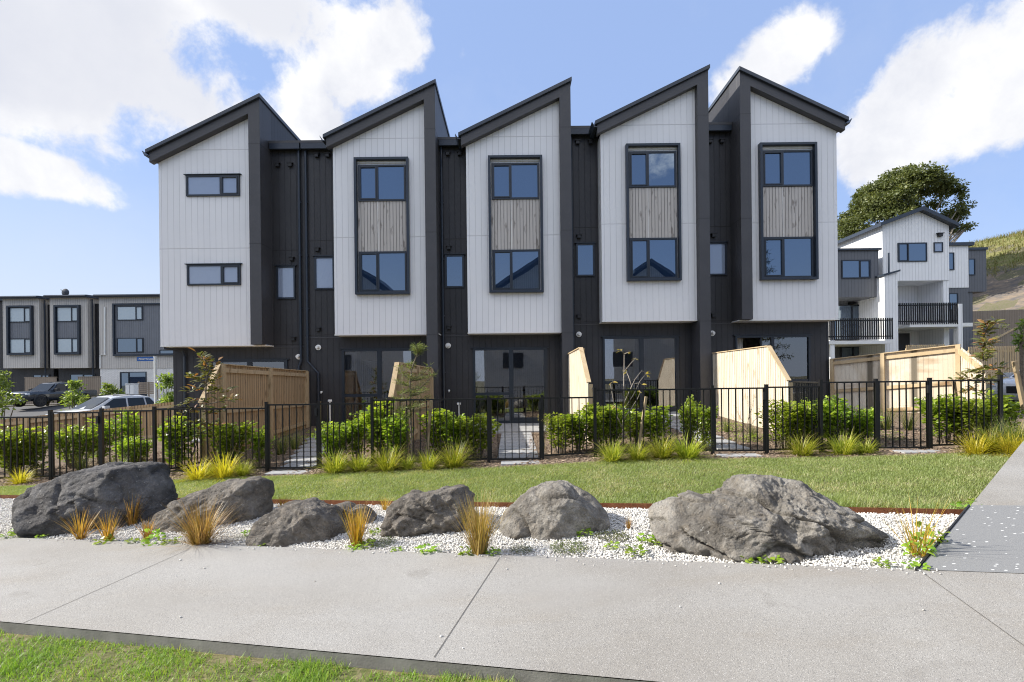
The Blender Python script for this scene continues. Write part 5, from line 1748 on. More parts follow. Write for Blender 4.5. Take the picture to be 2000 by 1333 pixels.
e, g = left_house(5, 78, 97, 577, 'leftmost beige three-storey house across the street, above the dark pickup')
surround(e, 17, 598, 67, 694, .66)
far_window(e, 48, 732, 82, 765, LY, LY + .69, 65, GLASS)
e, g = left_house(97, 172, 193, 575, 'middle beige house across the street with a satellite dish on its roof')
surround(e, 109, 597, 159, 693, .66)
far_window(e, 122, 731, 172, 770, LY, LY + .69, 148, GLASS)
hx0, hz0 = px(129, 577, LY + 3)
e2 = empty('satellite_dish', (hx0, LY + 3, hz0), 'small dark satellite dish on the roof of the middle house across the street', 'satellite dish')
m = MB()
rings = [[Vector((hx0 + math.cos(a) * r_ * .8, LY + 3 - .12 + .35 * r_ * r_, hz0 + .22 + math.sin(a) * r_ * .8)) for a in np.linspace(0, 2 * math.pi, 20, endpoint=False)] for r_ in (.02, .15, .3, .42)]
m.add([p for r_ in rings for p in r_], [(i * 20 + j, i * 20 + (j + 1) % 20, (i + 1) * 20 + (j + 1) % 20, (i + 1) * 20 + j) for i in range(3) for j in range(20)] + [tuple(range(19, -1, -1))])
m.build('dish', STEEL, e2, smooth=True)
m = MB(); m.tube([(hx0, LY + 3, hz0 - .4), (hx0, LY + 3, hz0 + .4)], .03, 8); m.tube([(hx0, LY + 2.9, hz0 + .1), (hx0, LY + 2.5, hz0 + .42)], .015, 6); m.build('mast', STEEL, e2)
e, g = left_house(193, 350, 352, 574, 'beige corner house across the street with a white brick ground floor', brick=True, grp='beige terraced houses across the street')
Y = LY
m = MB(); x0, x1, z0, z1 = rbox(m, 226, 596, 350, 692, Y, Y - .06, Y - .003); m.build('grey_panel', GREYC, e)
m = MB(); m.box(x0 - .14, x0 - .002, Y - .2, Y - .003, z0 - .14, z1 + .12); m.box(x0, x1, Y - .2, Y - .003, z1 + .002, z1 + .12); m.box(x0, x1, Y - .2, Y - .003, z0 - .14, z0 - .002); m.build('window_surround', STEEL, e)
far_window(e, 230, 599, 281, 626, Y, Y - .07, 267, GLASSB); far_window(e, 230, 661, 282, 689, Y, Y - .07, 268, GLASS)
far_window(e, 313, 684, 350, 692, Y, Y - .07, None, GLASS)
far_window(e, 234, 727, 286, 775, Y, Y + .04, 252, GLASS)
m = MB(); t0 = px(206, 600, Y); t1 = px(206, 694, Y); t2 = px(197, 694, Y); t3 = px(197, 720, Y)
m.tube([(t0[0], Y - .06, t0[1]), (t1[0], Y - .06, t1[1]), (t2[0], Y - .06, t2[1]), (t3[0], Y - .06, t3[1])], .05, 8); m.build('overflow_pipe', WHITEP, e)
# a dark house beyond the left picture edge of the row
x0 = px(-40, 600, LY)[0]; x1 = px(5, 600, LY)[0]
e = empty('town_house', (x0, LY, 0), 'dark sliver of a house cut by the left picture edge, across the street', 'house')
m = MB(); m.box(x0, x1 - .01, LY + .7, LY + 9, -2.3, px(0, 586, LY)[1]); m.build('dark_wall', DARK_C, e)
m = MB(); m.box(x0, x1 - .01, LY + .4, LY + 9, px(0, 585.5, LY)[1], px(0, 580, LY)[1]); m.build('roof', ROOFM, e)

for (u0, u1, vt, lab) in ((48, 110, 738, 'grey brown paling fence behind the dark pickup'), (152, 196, 737, 'grey brown paling fence in front of the middle house across the street')):
    Y = 36.6
    m = MB(); x0, x1, z0, z1 = rbox(m, u0, vt, u1, 792, Y, Y, Y + .04)
    e = empty('timber_fence', (x0, Y, z0), lab, 'fence'); m.build('palings', FENCEG, e)
    m = MB(); m.box(x0 - .03, x1 + .03, Y - .02, Y + .06, z1 + .002, z1 + .05); m.build('cap', FENCEG, e)
Y = 35.8
m = MB()
for q in range(6):
    x0, x1, z0, z1 = rbox(m, 268, 747 + q * 4, 306, 750 + q * 4, Y, Y, Y + .04)
e = empty('slat_fence', (x0, Y, z0), 'grey horizontal slat fence beside the white brick wall', 'fence'); m.build('slats', FENCEG, e)
m = MB()
for u in (269, 288, 305): rbox(m, u, 746, u + 2, 792, Y, Y + .045, Y + .1)
m.build('posts', FENCEG, e)
Y = 33.9
m = MB(); x0, x1, z0, z1 = rbox(m, 245, 751, 261, 792, Y, Y, Y + .45)
e = empty('utility_cabinet', (x0, Y, z0), 'white utility cabinet beside the grey slat fence', 'cabinet'); m.build('body', TRIMW, e, bevel=.02)
m = MB(); rbox(m, 244.5, 749.5, 261.5, 750.9, Y, Y - .03, Y + .48); m.build('lid', WHITEP, e)
m = MB(); rbox(m, 252.6, 752.5, 253.2, 770, Y, Y - .004, Y - .001); m.build('door_gap', BLACKP, e)

# street name sign
Y = 21.5
xs, zt = px(303, 697, Y); gz = float(z_base(xs, Y))
e = empty('street_sign', (xs, Y, gz), 'blue street name blade on a white post before the white brick house', 'street sign')
m = MB(); m.tube([(xs, Y, gz - .1), (xs, Y, zt)], .055, 12); m.tube([(xs, Y, zt), (xs, Y, zt + .02)], .06, 12); m.build('post', WHITEP, e)
xa, za = px(268, 697.5, Y); xb, zb_ = px(301.5, 705.5, Y)
BLUE = simple('sign_blue', (0.012, 0.09, 0.34), .4, .03)
m = MB(); m.box(xa, xb, Y - .02, Y + .02, zb_, za); bl = m.build('blade', BLUE, e)
fc = bpy.data.curves.new('lettering', 'FONT'); fc.body = '\u2039 Pungarehu Loop'; fc.size = .093; fc.extrude = .002; fc.align_x = 'CENTER'; fc.align_y = 'CENTER'; fc.offset = .003
ft = bpy.data.objects.new('lettering_curve', fc); col.objects.link(ft)
bpy.context.view_layer.update()
fm = bpy.data.meshes.new_from_object(ft.evaluated_get(bpy.context.evaluated_depsgraph_get()))
bpy.data.objects.remove(ft)
fo = bpy.data.objects.new('lettering', fm); col.objects.link(fo); fo.parent = bl; fm.materials.clear(); fm.materials.append(WHITEP)
org = ORG[e.name]; fo.location = Vector(((xa + xb) / 2, Y - .023, (za + zb_) / 2)) - org; fo.rotation_euler = (R(90), 0, 0)


# ------------------------------------------------------------------ vehicles
def paint(name, c, rough=.25):
    m, q = newmat(name)
    finish(q, c, rough, spec=.5, coat=.8)
    return m


PNT_W = paint('white_car_paint', (.60, .61, .62)); PNT_D = paint('dark_blue_car_paint', (.022, .028, .036))
RUB = simple('tyre_rubber', (.016, .016, .016), .8); RIMM = simple('alloy', (.35, .35, .36), .3, metal=.8); RIMB = simple('black_alloy', (.03, .03, .03), .4)
LENS = simple('headlamp_lens', (.62, .66, .70), .12); TAIL = simple('tail_lens', (.30, .01, .01), .2); PLATE = simple('plate_white', (.75, .75, .75), .4)


def ring(x, zb, zt, hw):
    return [(x, -hw * .80, zb), (x, -hw * .97, zb + (zt - zb) * .18), (x, -hw, zb + (zt - zb) * .55), (x, -hw * .95, zb + (zt - zb) * .93), (x, -hw * .78, zt), (x, 0, zt + .02),
            (x, hw * .78, zt), (x, hw * .95, zb + (zt - zb) * .93), (x, hw, zb + (zt - zb) * .55), (x, hw * .97, zb + (zt - zb) * .18), (x, hw * .80, zb)]


def loft(rings):
    m = MB(); n = len(rings[0])
    m.v = [p for r_ in rings for p in r_]
    for i in range(len(rings) - 1):
        for j in range(n):
            m.f.append((i * n + j, i * n + (j + 1) % n, (i + 1) * n + (j + 1) % n, (i + 1) * n + j))
    m.f.append(tuple(range(n))); m.f.append(tuple(range(len(rings) * n - 1, (len(rings) - 1) * n - 1, -1)))
    return m


def car(name, loc, heading, lab, cat, pnt, body, cab, wheels, wr, trackw, rim, glassq, extras, scale=1.0):
    e = empty(name, (0, 0, 0), lab, cat)
    b = loft([ring(*r_) for r_ in body]).build('body', pnt, e, smooth=True, bevel=.02)
    c = loft([[(x, -hb, zb), (x, -(hb + (ht - hb) * .9), zb + (zt - zb) * .9), (x, -ht * .75, zt), (x, 0, zt + .015), (x, ht * .75, zt), (x, hb + (ht - hb) * .9, zb + (zt - zb) * .9), (x, hb, zb)] for (x, zb, zt, hb, ht) in cab]).build('cabin', pnt, e, smooth=False, bevel=.03)
    for nm, polys in glassq:
        m = MB()
        for p in polys: m.add(p, [tuple(range(len(p)))])
        m.build(nm, GLASSC, e)
    for (x, sd) in [(w_, s) for w_ in wheels for s in (-1, 1)]:
        y = sd * trackw
        m = MB(); m.tube([(x, y - .11, wr), (x, y - .10, wr), (x, y + .10, wr), (x, y + .11, wr)], [wr * .86, wr, wr, wr * .86], 28); w_ = m.build('wheel', RUB, e, bevel=.01)
        m = MB(); m.tube([(x, y + sd * .112, wr), (x, y + sd * .118, wr)], wr * .22, 16)
        for q in range(6):
            a = q * math.pi / 3
            m.beam((x + math.cos(a) * wr * .12, y + sd * .118, wr + math.sin(a) * wr * .12), (x + math.cos(a) * wr * .64, y + sd * .114, wr + math.sin(a) * wr * .64), wr * .17, .02, up=(0, 1, 0))
        m.tube([(x + math.cos(a) * wr * .66, y + sd * .113, wr + math.sin(a) * wr * .66) for a in np.linspace(0, 2 * math.pi, 25)], wr * .035, 6, cap=False)
        m.build('rim', rim, w_)
        m = MB()   # dark wheel arch
        m.tube([(x + math.cos(a) * wr * 1.16, y + sd * .095, wr + math.sin(a) * wr * 1.16) for a in np.linspace(0, math.pi, 15)], .05, 6); m.build('wheel_arch', BLACKP, e)
    for nm, mb, mt in extras:
        mb.build(nm, mt, e, bevel=.01)
    e.location = loc; e.rotation_euler = (0, 0, heading); e.scale = (scale,) * 3
    return e


def side_glass(xs_lo, xs_hi, zlo, zhi, f):
    out = []
    for s in (-1, 1):
        for (a, b), (c, d_) in zip(xs_lo, xs_hi):
            out.append([(a, s * (f(zlo) + .022), zlo), (b, s * (f(zlo) + .022), zlo), (d_, s * (f(zhi) + .022), zhi), (c, s * (f(zhi) + .022), zhi)])
    return out


# white hatch-backed SUV
cabS = [(1.25, .95, .96, .80, .78), (.25, .95, 1.55, .82, .62), (-.15, .96, 1.61, .83, .63), (-.6, .97, 1.63, .83, .63), (-1.1, 1.0, 1.59, .82, .62), (-1.5, 1.0, 1.50, .82, .61), (-1.85, 1.02, 1.34, .80, .60), (-2.15, 1.0, 1.04, .76, .62)]
fS = lambda z: .825 + (.62 - .825) * ((z - .96) / (1.56 - .96)) * .9
gS = [('windscreen', [[(1.20, -.71, 1.00), (1.20, .71, 1.00), (.34, .56, 1.525), (.34, -.56, 1.525)]]),
      ('side_window', side_glass([(.88, -.28), (-.36, -1.15), (-1.23, -1.72)], [(.22, -.30), (-.38, -1.12), (-1.20, -1.40)], 1.03, 1.46, fS))]
bodyS = [(2.18, .42, .70, .62), (2.05, .28, .86, .82), (1.5, .22, .97, .90), (1.0, .20, 1.02, .91), (0, .20, 1.03, .91), (-1.2, .20, 1.06, .91), (-1.9, .24, 1.06, .88), (-2.2, .36, .98, .74)]
ex = [('headlight', MB().box(1.98, 2.13, .45, .78, .70, .82), LENS), ('headlight', MB().box(1.98, 2.13, -.78, -.45, .70, .82), LENS), ('grille', MB().box(2.08, 2.2, -.4, .4, .5, .72), BLACKP), ('tail_light', MB().box(-2.2, -2.05, .5, .86, .92, 1.02), TAIL), ('tail_light', MB().box(-2.2, -2.05, -.86, -.5, .92, 1.02), TAIL),
      ('door_mirror', MB().box(.62, .84, .90, 1.10, 1.0, 1.14), pnt_ if False else PNT_W), ('door_mirror', MB().box(.62, .84, -1.10, -.90, 1.0, 1.14), PNT_W), ('roof_rail', MB().beam((.2, .58, 1.60), (-1.2, .58, 1.63), .03, .03), BLACKP), ('roof_rail', MB().beam((.2, -.58, 1.60), (-1.2, -.58, 1.63), .03, .03), BLACKP)]
sp = W(214, 800, 23.6)
car('parked_car', (sp.x, sp.y, float(z_base(sp.x, sp.y)) + .035), R(180 + 70), 'white hatchback SUV parked behind the low brown paling fence', 'car', PNT_W, bodyS, cabS, (1.35, -1.32), .34, .80, RIMM, gS, ex)
sp = W(1990, 720, 15.5)
ex = [('headlight', MB().box(1.98, 2.13, .45, .78, .70, .82), LENS), ('headlight', MB().box(1.98, 2.13, -.78, -.45, .70, .82), LENS), ('grille', MB().box(2.08, 2.2, -.4, .4, .5, .72), BLACKP),
      ('door_mirror', MB().box(.62, .84, .90, 1.10, 1.0, 1.14), PNT_W), ('door_mirror', MB().box(.62, .84, -1.10, -.90, 1.0, 1.14), PNT_W)]
car('parked_car', (sp.x + 1.4, sp.y, px(1990, 700, 15.5)[1] - 1.60), R(180 + 20), 'white car cut by the right picture edge behind the magnolia', 'car', PNT_W, bodyS, cabS, (1.35, -1.32), .34, .80, RIMM, gS, ex)

# dark double-cab pickup
cabP = [(1.05, 1.08, 1.09, .84, .80), (.30, 1.10, 1.72, .85, .64), (-.4, 1.10, 1.80, .86, .66), (-1.15, 1.10, 1.76, .86, .65), (-1.42, 1.10, 1.16, .85, .80)]
fP = lambda z: .855 + (.65 - .855) * ((z - 1.1) / (1.76 - 1.1)) * .9
gP = [('windscreen', [[(1.0, -.73, 1.17), (1.0, .73, 1.17), (.39, .58, 1.68), (.39, -.58, 1.68)]]),
      ('side_window', side_glass([(.72, -.22), (-.28, -1.05)], [(.26, -.24), (-.30, -1.02)], 1.18, 1.64, fP))]
bodyP = [(2.62, .60, .98, .70), (2.5, .45, 1.08, .86), (1.9, .42, 1.14, .94), (1.0, .42, 1.16, .95), (-1.4, .42, 1.17, .95), (-1.45, .42, 1.14, .95), (-2.6, .48, 1.16, .93), (-2.72, .55, 1.12, .88)]
ex = [('headlight', MB().box(2.35, 2.57, .50, .86, .88, 1.02), LENS), ('headlight', MB().box(2.35, 2.57, -.86, -.50, .88, 1.02), LENS), ('grille', MB().box(2.5, 2.66, -.46, .46, .74, 1.0), BLACKP), ('bumper', MB().box(2.3, 2.74, -.88, .88, .42, .66), BLACKP), ('number_plate', MB().box(2.742, 2.75, -.18, .18, .5, .62), PLATE),
      ('fog_light', MB().box(2.70, 2.75, .52, .68, .50, .58), LENS), ('fog_light', MB().box(2.70, 2.75, -.68, -.52, .50, .58), LENS), ('door_mirror', MB().box(.52, .74, .95, 1.18, 1.14, 1.32), BLACKP), ('door_mirror', MB().box(.52, .74, -1.18, -.95, 1.14, 1.32), BLACKP),
      ('sports_bar', MB().beam((-1.5, .75, 1.18), (-1.62, .62, 1.6), .07, .07).beam((-1.62, .62, 1.6), (-1.62, -.62, 1.6), .07, .07).beam((-1.5, -.75, 1.18), (-1.62, -.62, 1.6), .07, .07), BLACKP)]
sp = W(104, 800, 33.0)
car('pickup_truck', (sp.x, sp.y, float(z_base(sp.x, sp.y)) + .035), R(180 + 85), 'dark double-cab pickup parked across the street at the left', 'pickup', PNT_D, bodyP, cabP, (1.65, -1.6), .41, .83, RIMB, gP, ex, .90)

# ------------------------------------------------------------------ white house group on the right
Y = 30.0
e = empty('gabled_house', (px(1790, 700, Y)[0], Y, .0), 'white gabled house on the right with dark railed balconies', 'house')
zg = -.3
xl, zl = px(1723, 441, Y); xr, zr = px(1853, 441, Y); xa, za = px(1795, 414, Y); zo = px(1790, 548.5, Y)[1]
xi = px(1753, 600, Y)[0]; xp = px(1844, 600, Y)[0]
m = MB(); m.prism([(xl, zo), (xr, zo), (xr, zr), (xa, za), (xl, zl)], Y, Y + 11.5)
zt_ = zo - .003
m.box(xl, xl + .25, Y + .01, Y + 11.5, zg, zt_); m.box(xl + .25, xi, Y, Y + 1.9, zg, zt_); m.box(xp, xr, Y + .05, Y + 1.9, zg, zt_)
zm = px(1800, 634, Y)[1]
m.box(xi + .002, xr, Y + 1.9, Y + 2.1, zg, zt_)
m.build('white_cladding', WHITEC, e)
r = MB(); ov = .35; sl1 = (za - zl) / (xa - xl); sl2 = (zr - za) / (xr - xa)
r.prism([(xl - ov, zl - ov * sl1 + .004), (xa, za + .004), (xr + ov, zr + ov * sl2 + .004), (xr + ov, zr + ov * sl2 + .22), (xa, za + .24), (xl - ov, zl - ov * sl1 + .22)], Y - .35, Y + 11.9)
r.build('roof', ROOFM, e)
far_window(e, 1752.5, 475, 1810, 511.5, Y, Y - .005, 1773, GLASS); far_window(e, 1823, 474, 1841, 493, Y, Y - .005, None, GLASSF)
m = MB(); cx_, cz_ = px(1834, 460, Y); m.box(cx_ - .2, cx_ + .2, Y - .18, Y - .001, cz_ + .08, cz_ + .12); m.box(cx_ - .12, cx_ + .12, Y - .15, Y - .001, cz_ - .1, cz_ + .078); m.build('vent', BLACKP, e)
far_window(e, 1753.5, 566, 1787, 632, Y, Y + 1.88, None, GLASSD if False else GLASS)
m = MB(); m.box(xi, px(1873, 634, Y)[0], Y - .9, Y + 1.89, zm - .25, zm - .03); m.build('balcony_floor', TRIMW, e)


def railing(parent, u0, u1, vt, vb, Y, xsides=()):
    x0, zt = px(u0, vt, Y); x1, zb = px(u1, vb, Y); zt = px((u0 + u1) / 2, vt, Y)[1]; zb = px((u0 + u1) / 2, vb, Y)[1]
    m = MB(); m.box(x0, x1, Y + .03, Y + .08, zt - .16, zt - .10); m.box(x0, x1, Y + .03, Y + .08, zb + .16, zb + .22)
    n = int((x1 - x0) / .13)
    for q in range(n + 1):
        x = x0 + (x1 - x0) * q / n
        m.box(x - .03, x + .03, Y - .02, Y + .028, zb, zt)
    m.build('balustrade', BLACKM, parent)


railing(e, 1753.5, 1870, 592, 634, Y - .9)
m = MB(); x0, z0 = px(1870, 590, Y - .9); x1, _ = px(1877, 590, Y - .9); m.box(x0 + .01, x1 + .05, Y - .935, Y - .6, zg, px(1873, 594, Y - .9)[1]); m.build('pillar', WHITEC, e)
far_window(e, 1754, 647, 1773, 700, Y, Y + 1.88, None, GLASS)
m = MB(); rbox(m, 1798, 646, 1824, 700, Y, Y + 1.82, Y + 1.895); m.build('front_door', DARKP, e)
m = MB(); rbox(m, 1783.5, 648, 1787, 655, Y, Y + 1.7, Y + 1.895); m.build('wall_lamp', BLACKP, e)
# fin wall between the balconies
m = MB(); x0, z1 = px(1727, 538, Y - 1.2); x1, _ = px(1753, 538, Y - 1.2); z2 = px(1753, 532, Y - 1.2)[1]
m.prism([(x0, zg), (x1, zg), (x1, z2), (x0, z1 - .05)], Y - 1.2, Y - .003); m.build('party_wall', WHITEC, e)
m = MB(); m.prism([(x0 - .1, z1 - .05), (x1 + .1, z2 + .03), (x1 + .1, z2 + .14), (x0 - .1, z1 + .06)], Y - 1.3, Y - .006); m.build('party_wall_cap', ROOFM, e)
# slate grey wing, left
Yg = 29.4
xg0 = px(1560, 520, Yg)[0]; xg1 = px(1716, 520, Yg)[0]
zgt = px(1660, 490, Yg)[1]; zgb = px(1660, 581, Yg)[1]
m = MB(); m.box(xg0, xg1, Yg, Yg + 8, zgb, zgt); m.box(xg0, xg1 - .8, Yg + 1.6, Yg + 8, zg, zgb - .003); m.build('grey_wing', GREYR, e)
m = MB(); m.box(xg0, xg1 + .12, Yg - .12, Yg + 8, zgt + .003, zgt + .12); m.build('wing_roof', ROOFM, e)
m = MB(); x0 = px(1706, 600, Yg + .3)[0]; m.box(x0, xg1 - .01, Yg + .3, Yg + 7, zg, zgb - .004); m.build('wing_pillar', WHITEC, e)
far_window(e, 1643, 508.5, 1700, 544, Yg, Yg - .005, 1678, GLASS)
far_window(e, 1600, 597, 1694, 664, Yg + 1.6, Yg + 1.58, 1662, GLASS)
far_window(e, 1640, 677, 1694, 720, Yg + 1.6, Yg + 1.58, 1666, GLASS)
zf = px(1680, 665, Yg - 1.2)[1]
m = MB(); m.box(xg0, px(1743, 665, Yg - 1.2)[0], Yg - 1.2, Yg + 1.59, zf - .22, zf - .02); m.build('balcony_floor', TRIMW, e)
railing(e, 1590, 1743, 622, 664, Yg - 1.2)
m = MB(); t0 = px(1718, 500, Y - .06); m.tube([(t0[0] + .02, Y - .75, zgt - .2), (t0[0] + .02, Y - .75, zg)], .05, 8); m.build('downpipe', STEEL, e)
m = MB(); x0, z0 = px(1622, 622, Yg - 1.1); m.box(px(1620, 640, Yg - 1.1)[0], px(1629, 640, Yg - 1.1)[0], Yg - 1.15, Yg - .8, zg, px(1625, 621, Yg - 1.1)[1]); m.build('balcony_pillar', WHITEC, e)
# rear wings, right
Y2 = 33.5
x0, zt2 = px(1849, 481, Y2); x1, zb2 = px(1892, 562, Y2)
m = MB(); m.box(x0, x1, Y2, Y2 + 6, zb2, zt2); m.build('rear_white_wing', WHITEC, e)
m = MB(); m.box(x0, x1 - .01, Y2 + .05, Y2 + 6, zg, zb2 - .003); m.build('rear_grey_base', GREYR, e)
m = MB(); m.box(x0, x1 + .3, Y2 - .15, Y2 + 6, zt2 + .003, zt2 + .22); m.build('rear_roof', ROOFM, e)
far_window(e, 1849, 494, 1863, 528, Y2, Y2 - .005, None, GLASS); far_window(e, 1853, 573, 1872, 606, Y2, Y2 + .045, None, GLASS)
Y3 = 36.0
x0, zt3 = px(1888, 489, Y3); x1, zb3 = px(1927, 570, Y3)
m = MB(); m.box(x0, x1, Y3, Y3 + 5, zb3, zt3); m.box(x0, px(1902, 570, Y3)[0], Y3 + .1, Y3 + 5, zg, zb3 - .003); m.build('rear_slate_wing', GREYR, e)
m = MB(); m.box(x0, x1 + .05, Y3 - .1, Y3 + 5, zt3 + .003, zt3 + .18); m.build('rear_slate_roof', ROOFM, e)
far_window(e, 1890, 506, 1904, 538, Y3, Y3 - .005, None, GLASS)

# retaining wall and picket fences below the hill
Yw = 43.0
a0 = px(1895, 650, Yw)[0]; a1 = a0 + 22
m = MB(); zt4 = px(1950, 608, Yw)[1]
m.prism([(a0, -.4), (a1, -.2), (a1, zt4 + .6), (a0, zt4)], Yw, Yw + .25)
e = empty('retaining_wall', (a0, Yw, 0), 'brown timber retaining wall at the foot of the bare hillside', 'wall'); m.build('boards', FENCEG, e)
for (u0, u1, vt, vb, Y, lab, mat) in ((1892, 2060, 677, 712, 24.0, 'light slatted picket fence right of the white gabled house', PINE_R), (1770, 1850, 674, 700, 26.5, 'low picket fence in front of the white gabled house door', PINE_R)):
    m = MB(); x0, zt = px(u0, vt, Y); x1, _ = px(u1, vt, Y); zb_ = float(z_base(x0, Y)) - .1
    n = int((x1 - x0) / .12)
    for q in range(n):
        m.box(x0 + q * .12, x0 + q * .12 + .075, Y, Y + .02, zb_, zt + .005 * (q % 2) + (px((u0 + u1) / 2, vt, Y)[1] - zt))
    e = empty('picket_fence', (x0, Y, zb_), lab, 'fence'); m.build('slats', mat, e)
    m = MB(); m.box(x0, x1, Y + .022, Y + .07, zt - .3, zt - .2); m.box(x0, x1, Y + .022, Y + .07, zb_ + .2, zb_ + .3); m.build('rails', mat, e)
Y = 33.0
m = MB(); a = px(1918, 676, Y); b = px(1985, 640, Y); c = px(2060, 640, Y)
m.prism([(a[0], .2), (c[0], .2), (c[0], c[1]), (b[0], b[1]), (a[0], a[1])], Y, Y + .05)
e = empty('timber_fence', (a[0], Y, .2), 'sloped pale fence panel between picket fence and retaining wall', 'fence'); m.build('palings', FENCEG, e)
m = MB(); m.beam((a[0], Y - .03, a[1]), (b[0], Y - .03, b[1]), .08, .1); m.build('cap', PINE_R, e)


# ------------------------------------------------------------------ trees and street bushes
def leaf_cloud(cent, rad, n, L, Wd, flat=.75, outw=.6):
    """leaf cards in a set of clumps"""
    P, A, Rn = [], [], []
    for c, r_ in zip(cent, rad):
        q = norm(rng.normal(0, 1, (n, 3))) * (rng.random((n, 1)) ** .45) * r_
        q[:, 2] *= flat
        P.append(q + c); A.append(q * outw + rng.normal(0, .5, (n, 3)) * r_)
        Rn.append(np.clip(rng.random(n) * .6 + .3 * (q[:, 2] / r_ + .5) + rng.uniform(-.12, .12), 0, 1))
    P, A, Rn = np.concatenate(P), np.concatenate(A), np.concatenate(Rn)
    nr = rng.normal(0, .7, P.shape) + np.array([0, 0, .9])
    v, fl, m = leaves(P, A, nr, L * rng.uniform(.6, 1.2, len(P)), Wd * rng.uniform(.7, 1.1, len(P)))
    return v, fl, np.repeat(Rn, m)


Y = 60.0
b0 = W(1765, 585, Y); cc0 = W(1755, 452, Y); rx = 112 * Y / F; rz = 112 * Y / F
e = empty('broad_tree', (b0.x, Y, float(z_base(b0.x, Y)) - .5), 'large domed tree with pale branching limbs behind the white gabled house', 'tree')
cent, rad = [], []
for i in range(300):
    th = rng.uniform(-.25, math.pi + .1) if i % 3 else rng.uniform(.1, 3.0); ph = rng.uniform(-1.25, 1.25)
    k_ = rng.uniform(.74, .98)
    p = np.array([cc0.x - math.cos(th) * math.cos(ph) * rx * k_, cc0.y + math.sin(ph) * rx * .8 * k_, cc0.z + math.sin(th) * rz * k_ * math.cos(ph * .55) - .0])
    if p[0] < cc0.x - rx * .35: p[2] -= (cc0.x - rx * .35 - p[0]) * .30
    if p[2] < cc0.z + .42 * rz and -.25 * rx < p[0] - cc0.x < .72 * rx and rng.random() < .88: continue
    cent.append(p); rad.append(rng.uniform(.55, 1.2))
org = np.array(ORG[e.name])
v, fl, rn = leaf_cloud([c - org for c in cent], rad, 150, .34, .18, .6)
o = np_mesh('crown', v, fl, TREEL, rn); o.parent = e
m = MB()
root = Vector((b0.x, Y, float(z_base(b0.x, Y)) - .5))
for i in range(9):
    a = -1.15 + 2.3 * i / 8
    t1 = root + Vector((math.sin(a) * 2.4, rng.uniform(-1.2, .6), 4.5 * math.cos(a * .6) + 2))
    m.tube([root + Vector((math.sin(a) * .5, 0, 0)), root + Vector((math.sin(a) * 1.2, 0, 2.5)), t1], [.42, .34, .24], 8)
    near_ = sorted(range(len(cent)), key=lambda j: (Vector(cent[j]) - (t1 + Vector((math.sin(a) * 3, 0, 3.5)))).length + rng.uniform(0, 2.5))[:13]
    for j in near_:
        q = Vector(cent[j]); mid = t1.lerp(q, .5) + Vector((rng.normal(0, .3), rng.normal(0, .3), rng.uniform(.0, .6)))
        m.tube([t1, mid, q], [.17, .11, .04], 5)
m.build('trunk', BARKP, e, smooth=True)


def bush(u, vt, vb, wpx, Y, lab, mat=BUSHL, n=26, per=46, L=.16, name='bush', zf=z_base, cat='bush', full=True):
    c = W(u, (vt + vb) / 2, Y); h = (vb - vt) * Y / F; w = wpx * Y / F
    g = c.z - h / 2
    gr_ = float(zf(c.x, Y))
    if full and gr_ < g:
        h += g - gr_; g = gr_
    e = empty(name, (c.x, Y, g), lab, cat)
    cent, rad = [], []
    for i in range(n):
        t = rng.random()
        a = rng.uniform(0, 6.28); r_ = w * .42 * math.sqrt(rng.random()) * (1 - .55 * t)
        cent.append(np.array([math.cos(a) * r_, math.sin(a) * r_, h * (.06 + .82 * t)])); rad.append(rng.uniform(.10, .17) * max(w, h * .6))
    v, fl, rn = leaf_cloud(cent, rad, per, L, L * .5)
    o = np_mesh('foliage', v, fl, mat, rn); o.parent = e
    m = MB()
    for c_ in cent[:10]: m.tube([(c.x, Y, gr_ - .1), (c.x + c_[0] * .5, Y + c_[1] * .5, g + c_[2] * .5), (c.x + c_[0], Y + c_[1], g + c_[2])], [.03, .02, .008], 5)
    m.build('stems', BARK, e)
    return e


bush(0, 700, 812, 84, 17.0, 'light green bushy young tree cut by the left picture edge', n=34, per=60, L=.13)
bush(143, 732, 802, 46, 24.8, 'yellow green conical bush between pickup and white SUV', n=28, per=60, L=.17)
bush(170, 765, 802, 40, 23.8, 'low bush at the windscreen of the white SUV', n=16, per=50, L=.16)
bush(217, 740, 775, 52, 29.5, 'light green bush behind the white SUV roof', n=22, per=50, L=.18)
bush(326, 722, 785, 42, 20.5, 'tall green bush between the street sign post and the dark house corner', n=26, per=56, L=.15)
bush(92, 733, 748, 24, 33.0, 'small bush above the pickup cab', n=10, per=40, L=.15)
bush(1938, 462, 494, 54, 83, 'small dark shrub on the hill crest nearest the tree', mat=TREEL, n=16, per=40, L=.34, name='hill_shrub', cat='shrub')
bush(1990, 466, 496, 60, 83, 'dark shrub on the hill crest at the right picture edge', mat=TREEL, n=18, per=40, L=.34, name='hill_shrub', cat='shrub')
bush(1960, 615, 642, 14, 41.5, 'small bush in front of the timber retaining wall', mat=TREEL, n=8, per=30, L=.2)
bush(1995, 615, 690, 26, 14.5, 'yellow green sapling top at the right picture edge', n=12, per=22, L=.13, full=False)
# rough grass on the hill
X, Y_ = rng.uniform(44, 95, 26000), rng.uniform(50, 90, 26000)
zz = z_base(X, Y_)
kp = zz > 12.6 + vnoise(X, Y_, .3, 77) * 1.2
X, Y_ = X[kp], Y_[kp]
o = grass('hill_grass', X, Y_, lambda a, b: z_base(a, b), rng.uniform(.35, 1.0, len(X)), rng.uniform(.05, .10, len(X)), leafmat('hill_grass_blades', (.12, .14, .035), (.24, .20, .085), .3, .6, .2, (.30, .23, .13)), 2, .6)

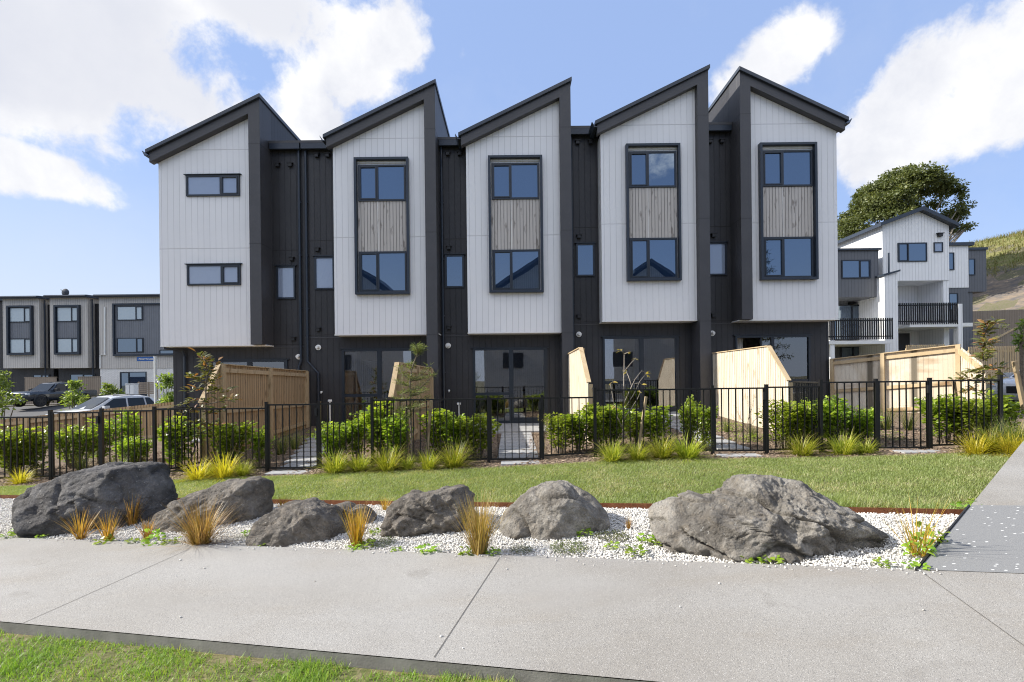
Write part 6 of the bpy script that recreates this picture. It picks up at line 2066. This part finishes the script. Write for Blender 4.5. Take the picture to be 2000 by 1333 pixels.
# ------------------------------------------------------------------ houses across the road behind the camera (seen in the window panes)
for (xa_, zt, w, mm, lab) in ((-13.2, 9.6, 6.5, 1, 'grey gabled house mirrored in the panes of the second house'), (2.4, 10.4, 6.5, 1, 'grey gabled house mirrored in the panes of the middle house'), (12.4, 10.2, 6.0, -1, 'grey gabled house mirrored in the panes of the fourth house')):
    Y = -14.0
    e = empty('gabled_house', (xa_, Y, -1.6), lab, 'house')
    pf = [(xa_ - w * .8, zt - 3.2), (xa_, zt), (xa_ + w * .25, zt - .9)] if mm == 1 else [(xa_ - w * .25, zt - .9), (xa_, zt), (xa_ + w * .8, zt - 3.2)]
    m = MB(); m.prism([(pf[0][0] + .3, -2), (pf[2][0] - .3, -2), (pf[2][0] - .3, pf[2][1] - .35), (xa_, zt - .28), (pf[0][0] + .3, pf[0][1] - .1)], Y - 9, Y); m.build('walls', BEIGE, e)
    m = MB(); m.prism([pf[0], pf[1], pf[2], (pf[2][0], pf[2][1] + .25), (xa_, zt + .3), (pf[0][0], pf[0][1] + .25)], Y - 9.3, Y + .35); m.build('roof', ROOFM, e)
    for wz in (1.0, 4.2):
        m = MB(); m.box(xa_ - 3.2, xa_ - 1.4, Y + .005, Y + .06, wz, wz + 1.4); m.build('window', ALU, e)

# tall conifer behind the camera, mirrored in the panes of the rightmost house
e = empty('conifer_tree', (22.0, -15.0, -1.6), 'tall tiered conifer mirrored in the panes of the rightmost house', 'tree')
m = MB(); m.tube([(22, -15, -1.7), (22, -15, 6), (22, -15, 13.5)], [.28, .18, .03], 10)
cent, rad = [], []
for q in range(15):
    z = 1.5 + q * .85; r_ = 3.4 * (1 - q / 16)
    for j in range(9):
        a = j * .698 + q * .4
        m.tube([(22, -15, z), (22 + math.cos(a) * r_, -15 + math.sin(a) * r_, z + .35)], [.05, .015], 5)
        for s_ in (.35, .65, .95):
            cent.append(np.array([math.cos(a) * r_ * s_, math.sin(a) * r_ * s_, z + 1.6 + .35 * s_])); rad.append(.36)
m.build('trunk', BARK, e, smooth=True)
v, fl, rn = leaf_cloud(cent, rad, 26, .35, .05, .4)
o = np_mesh('crown', v, fl, TREEL, rn); o.parent = e

# remove prototypes that were not placed
for pr, us in PROTOS:
    if not us[0]:
        for c in list(pr.children): bpy.data.objects.remove(c)
        bpy.data.objects.remove(pr)
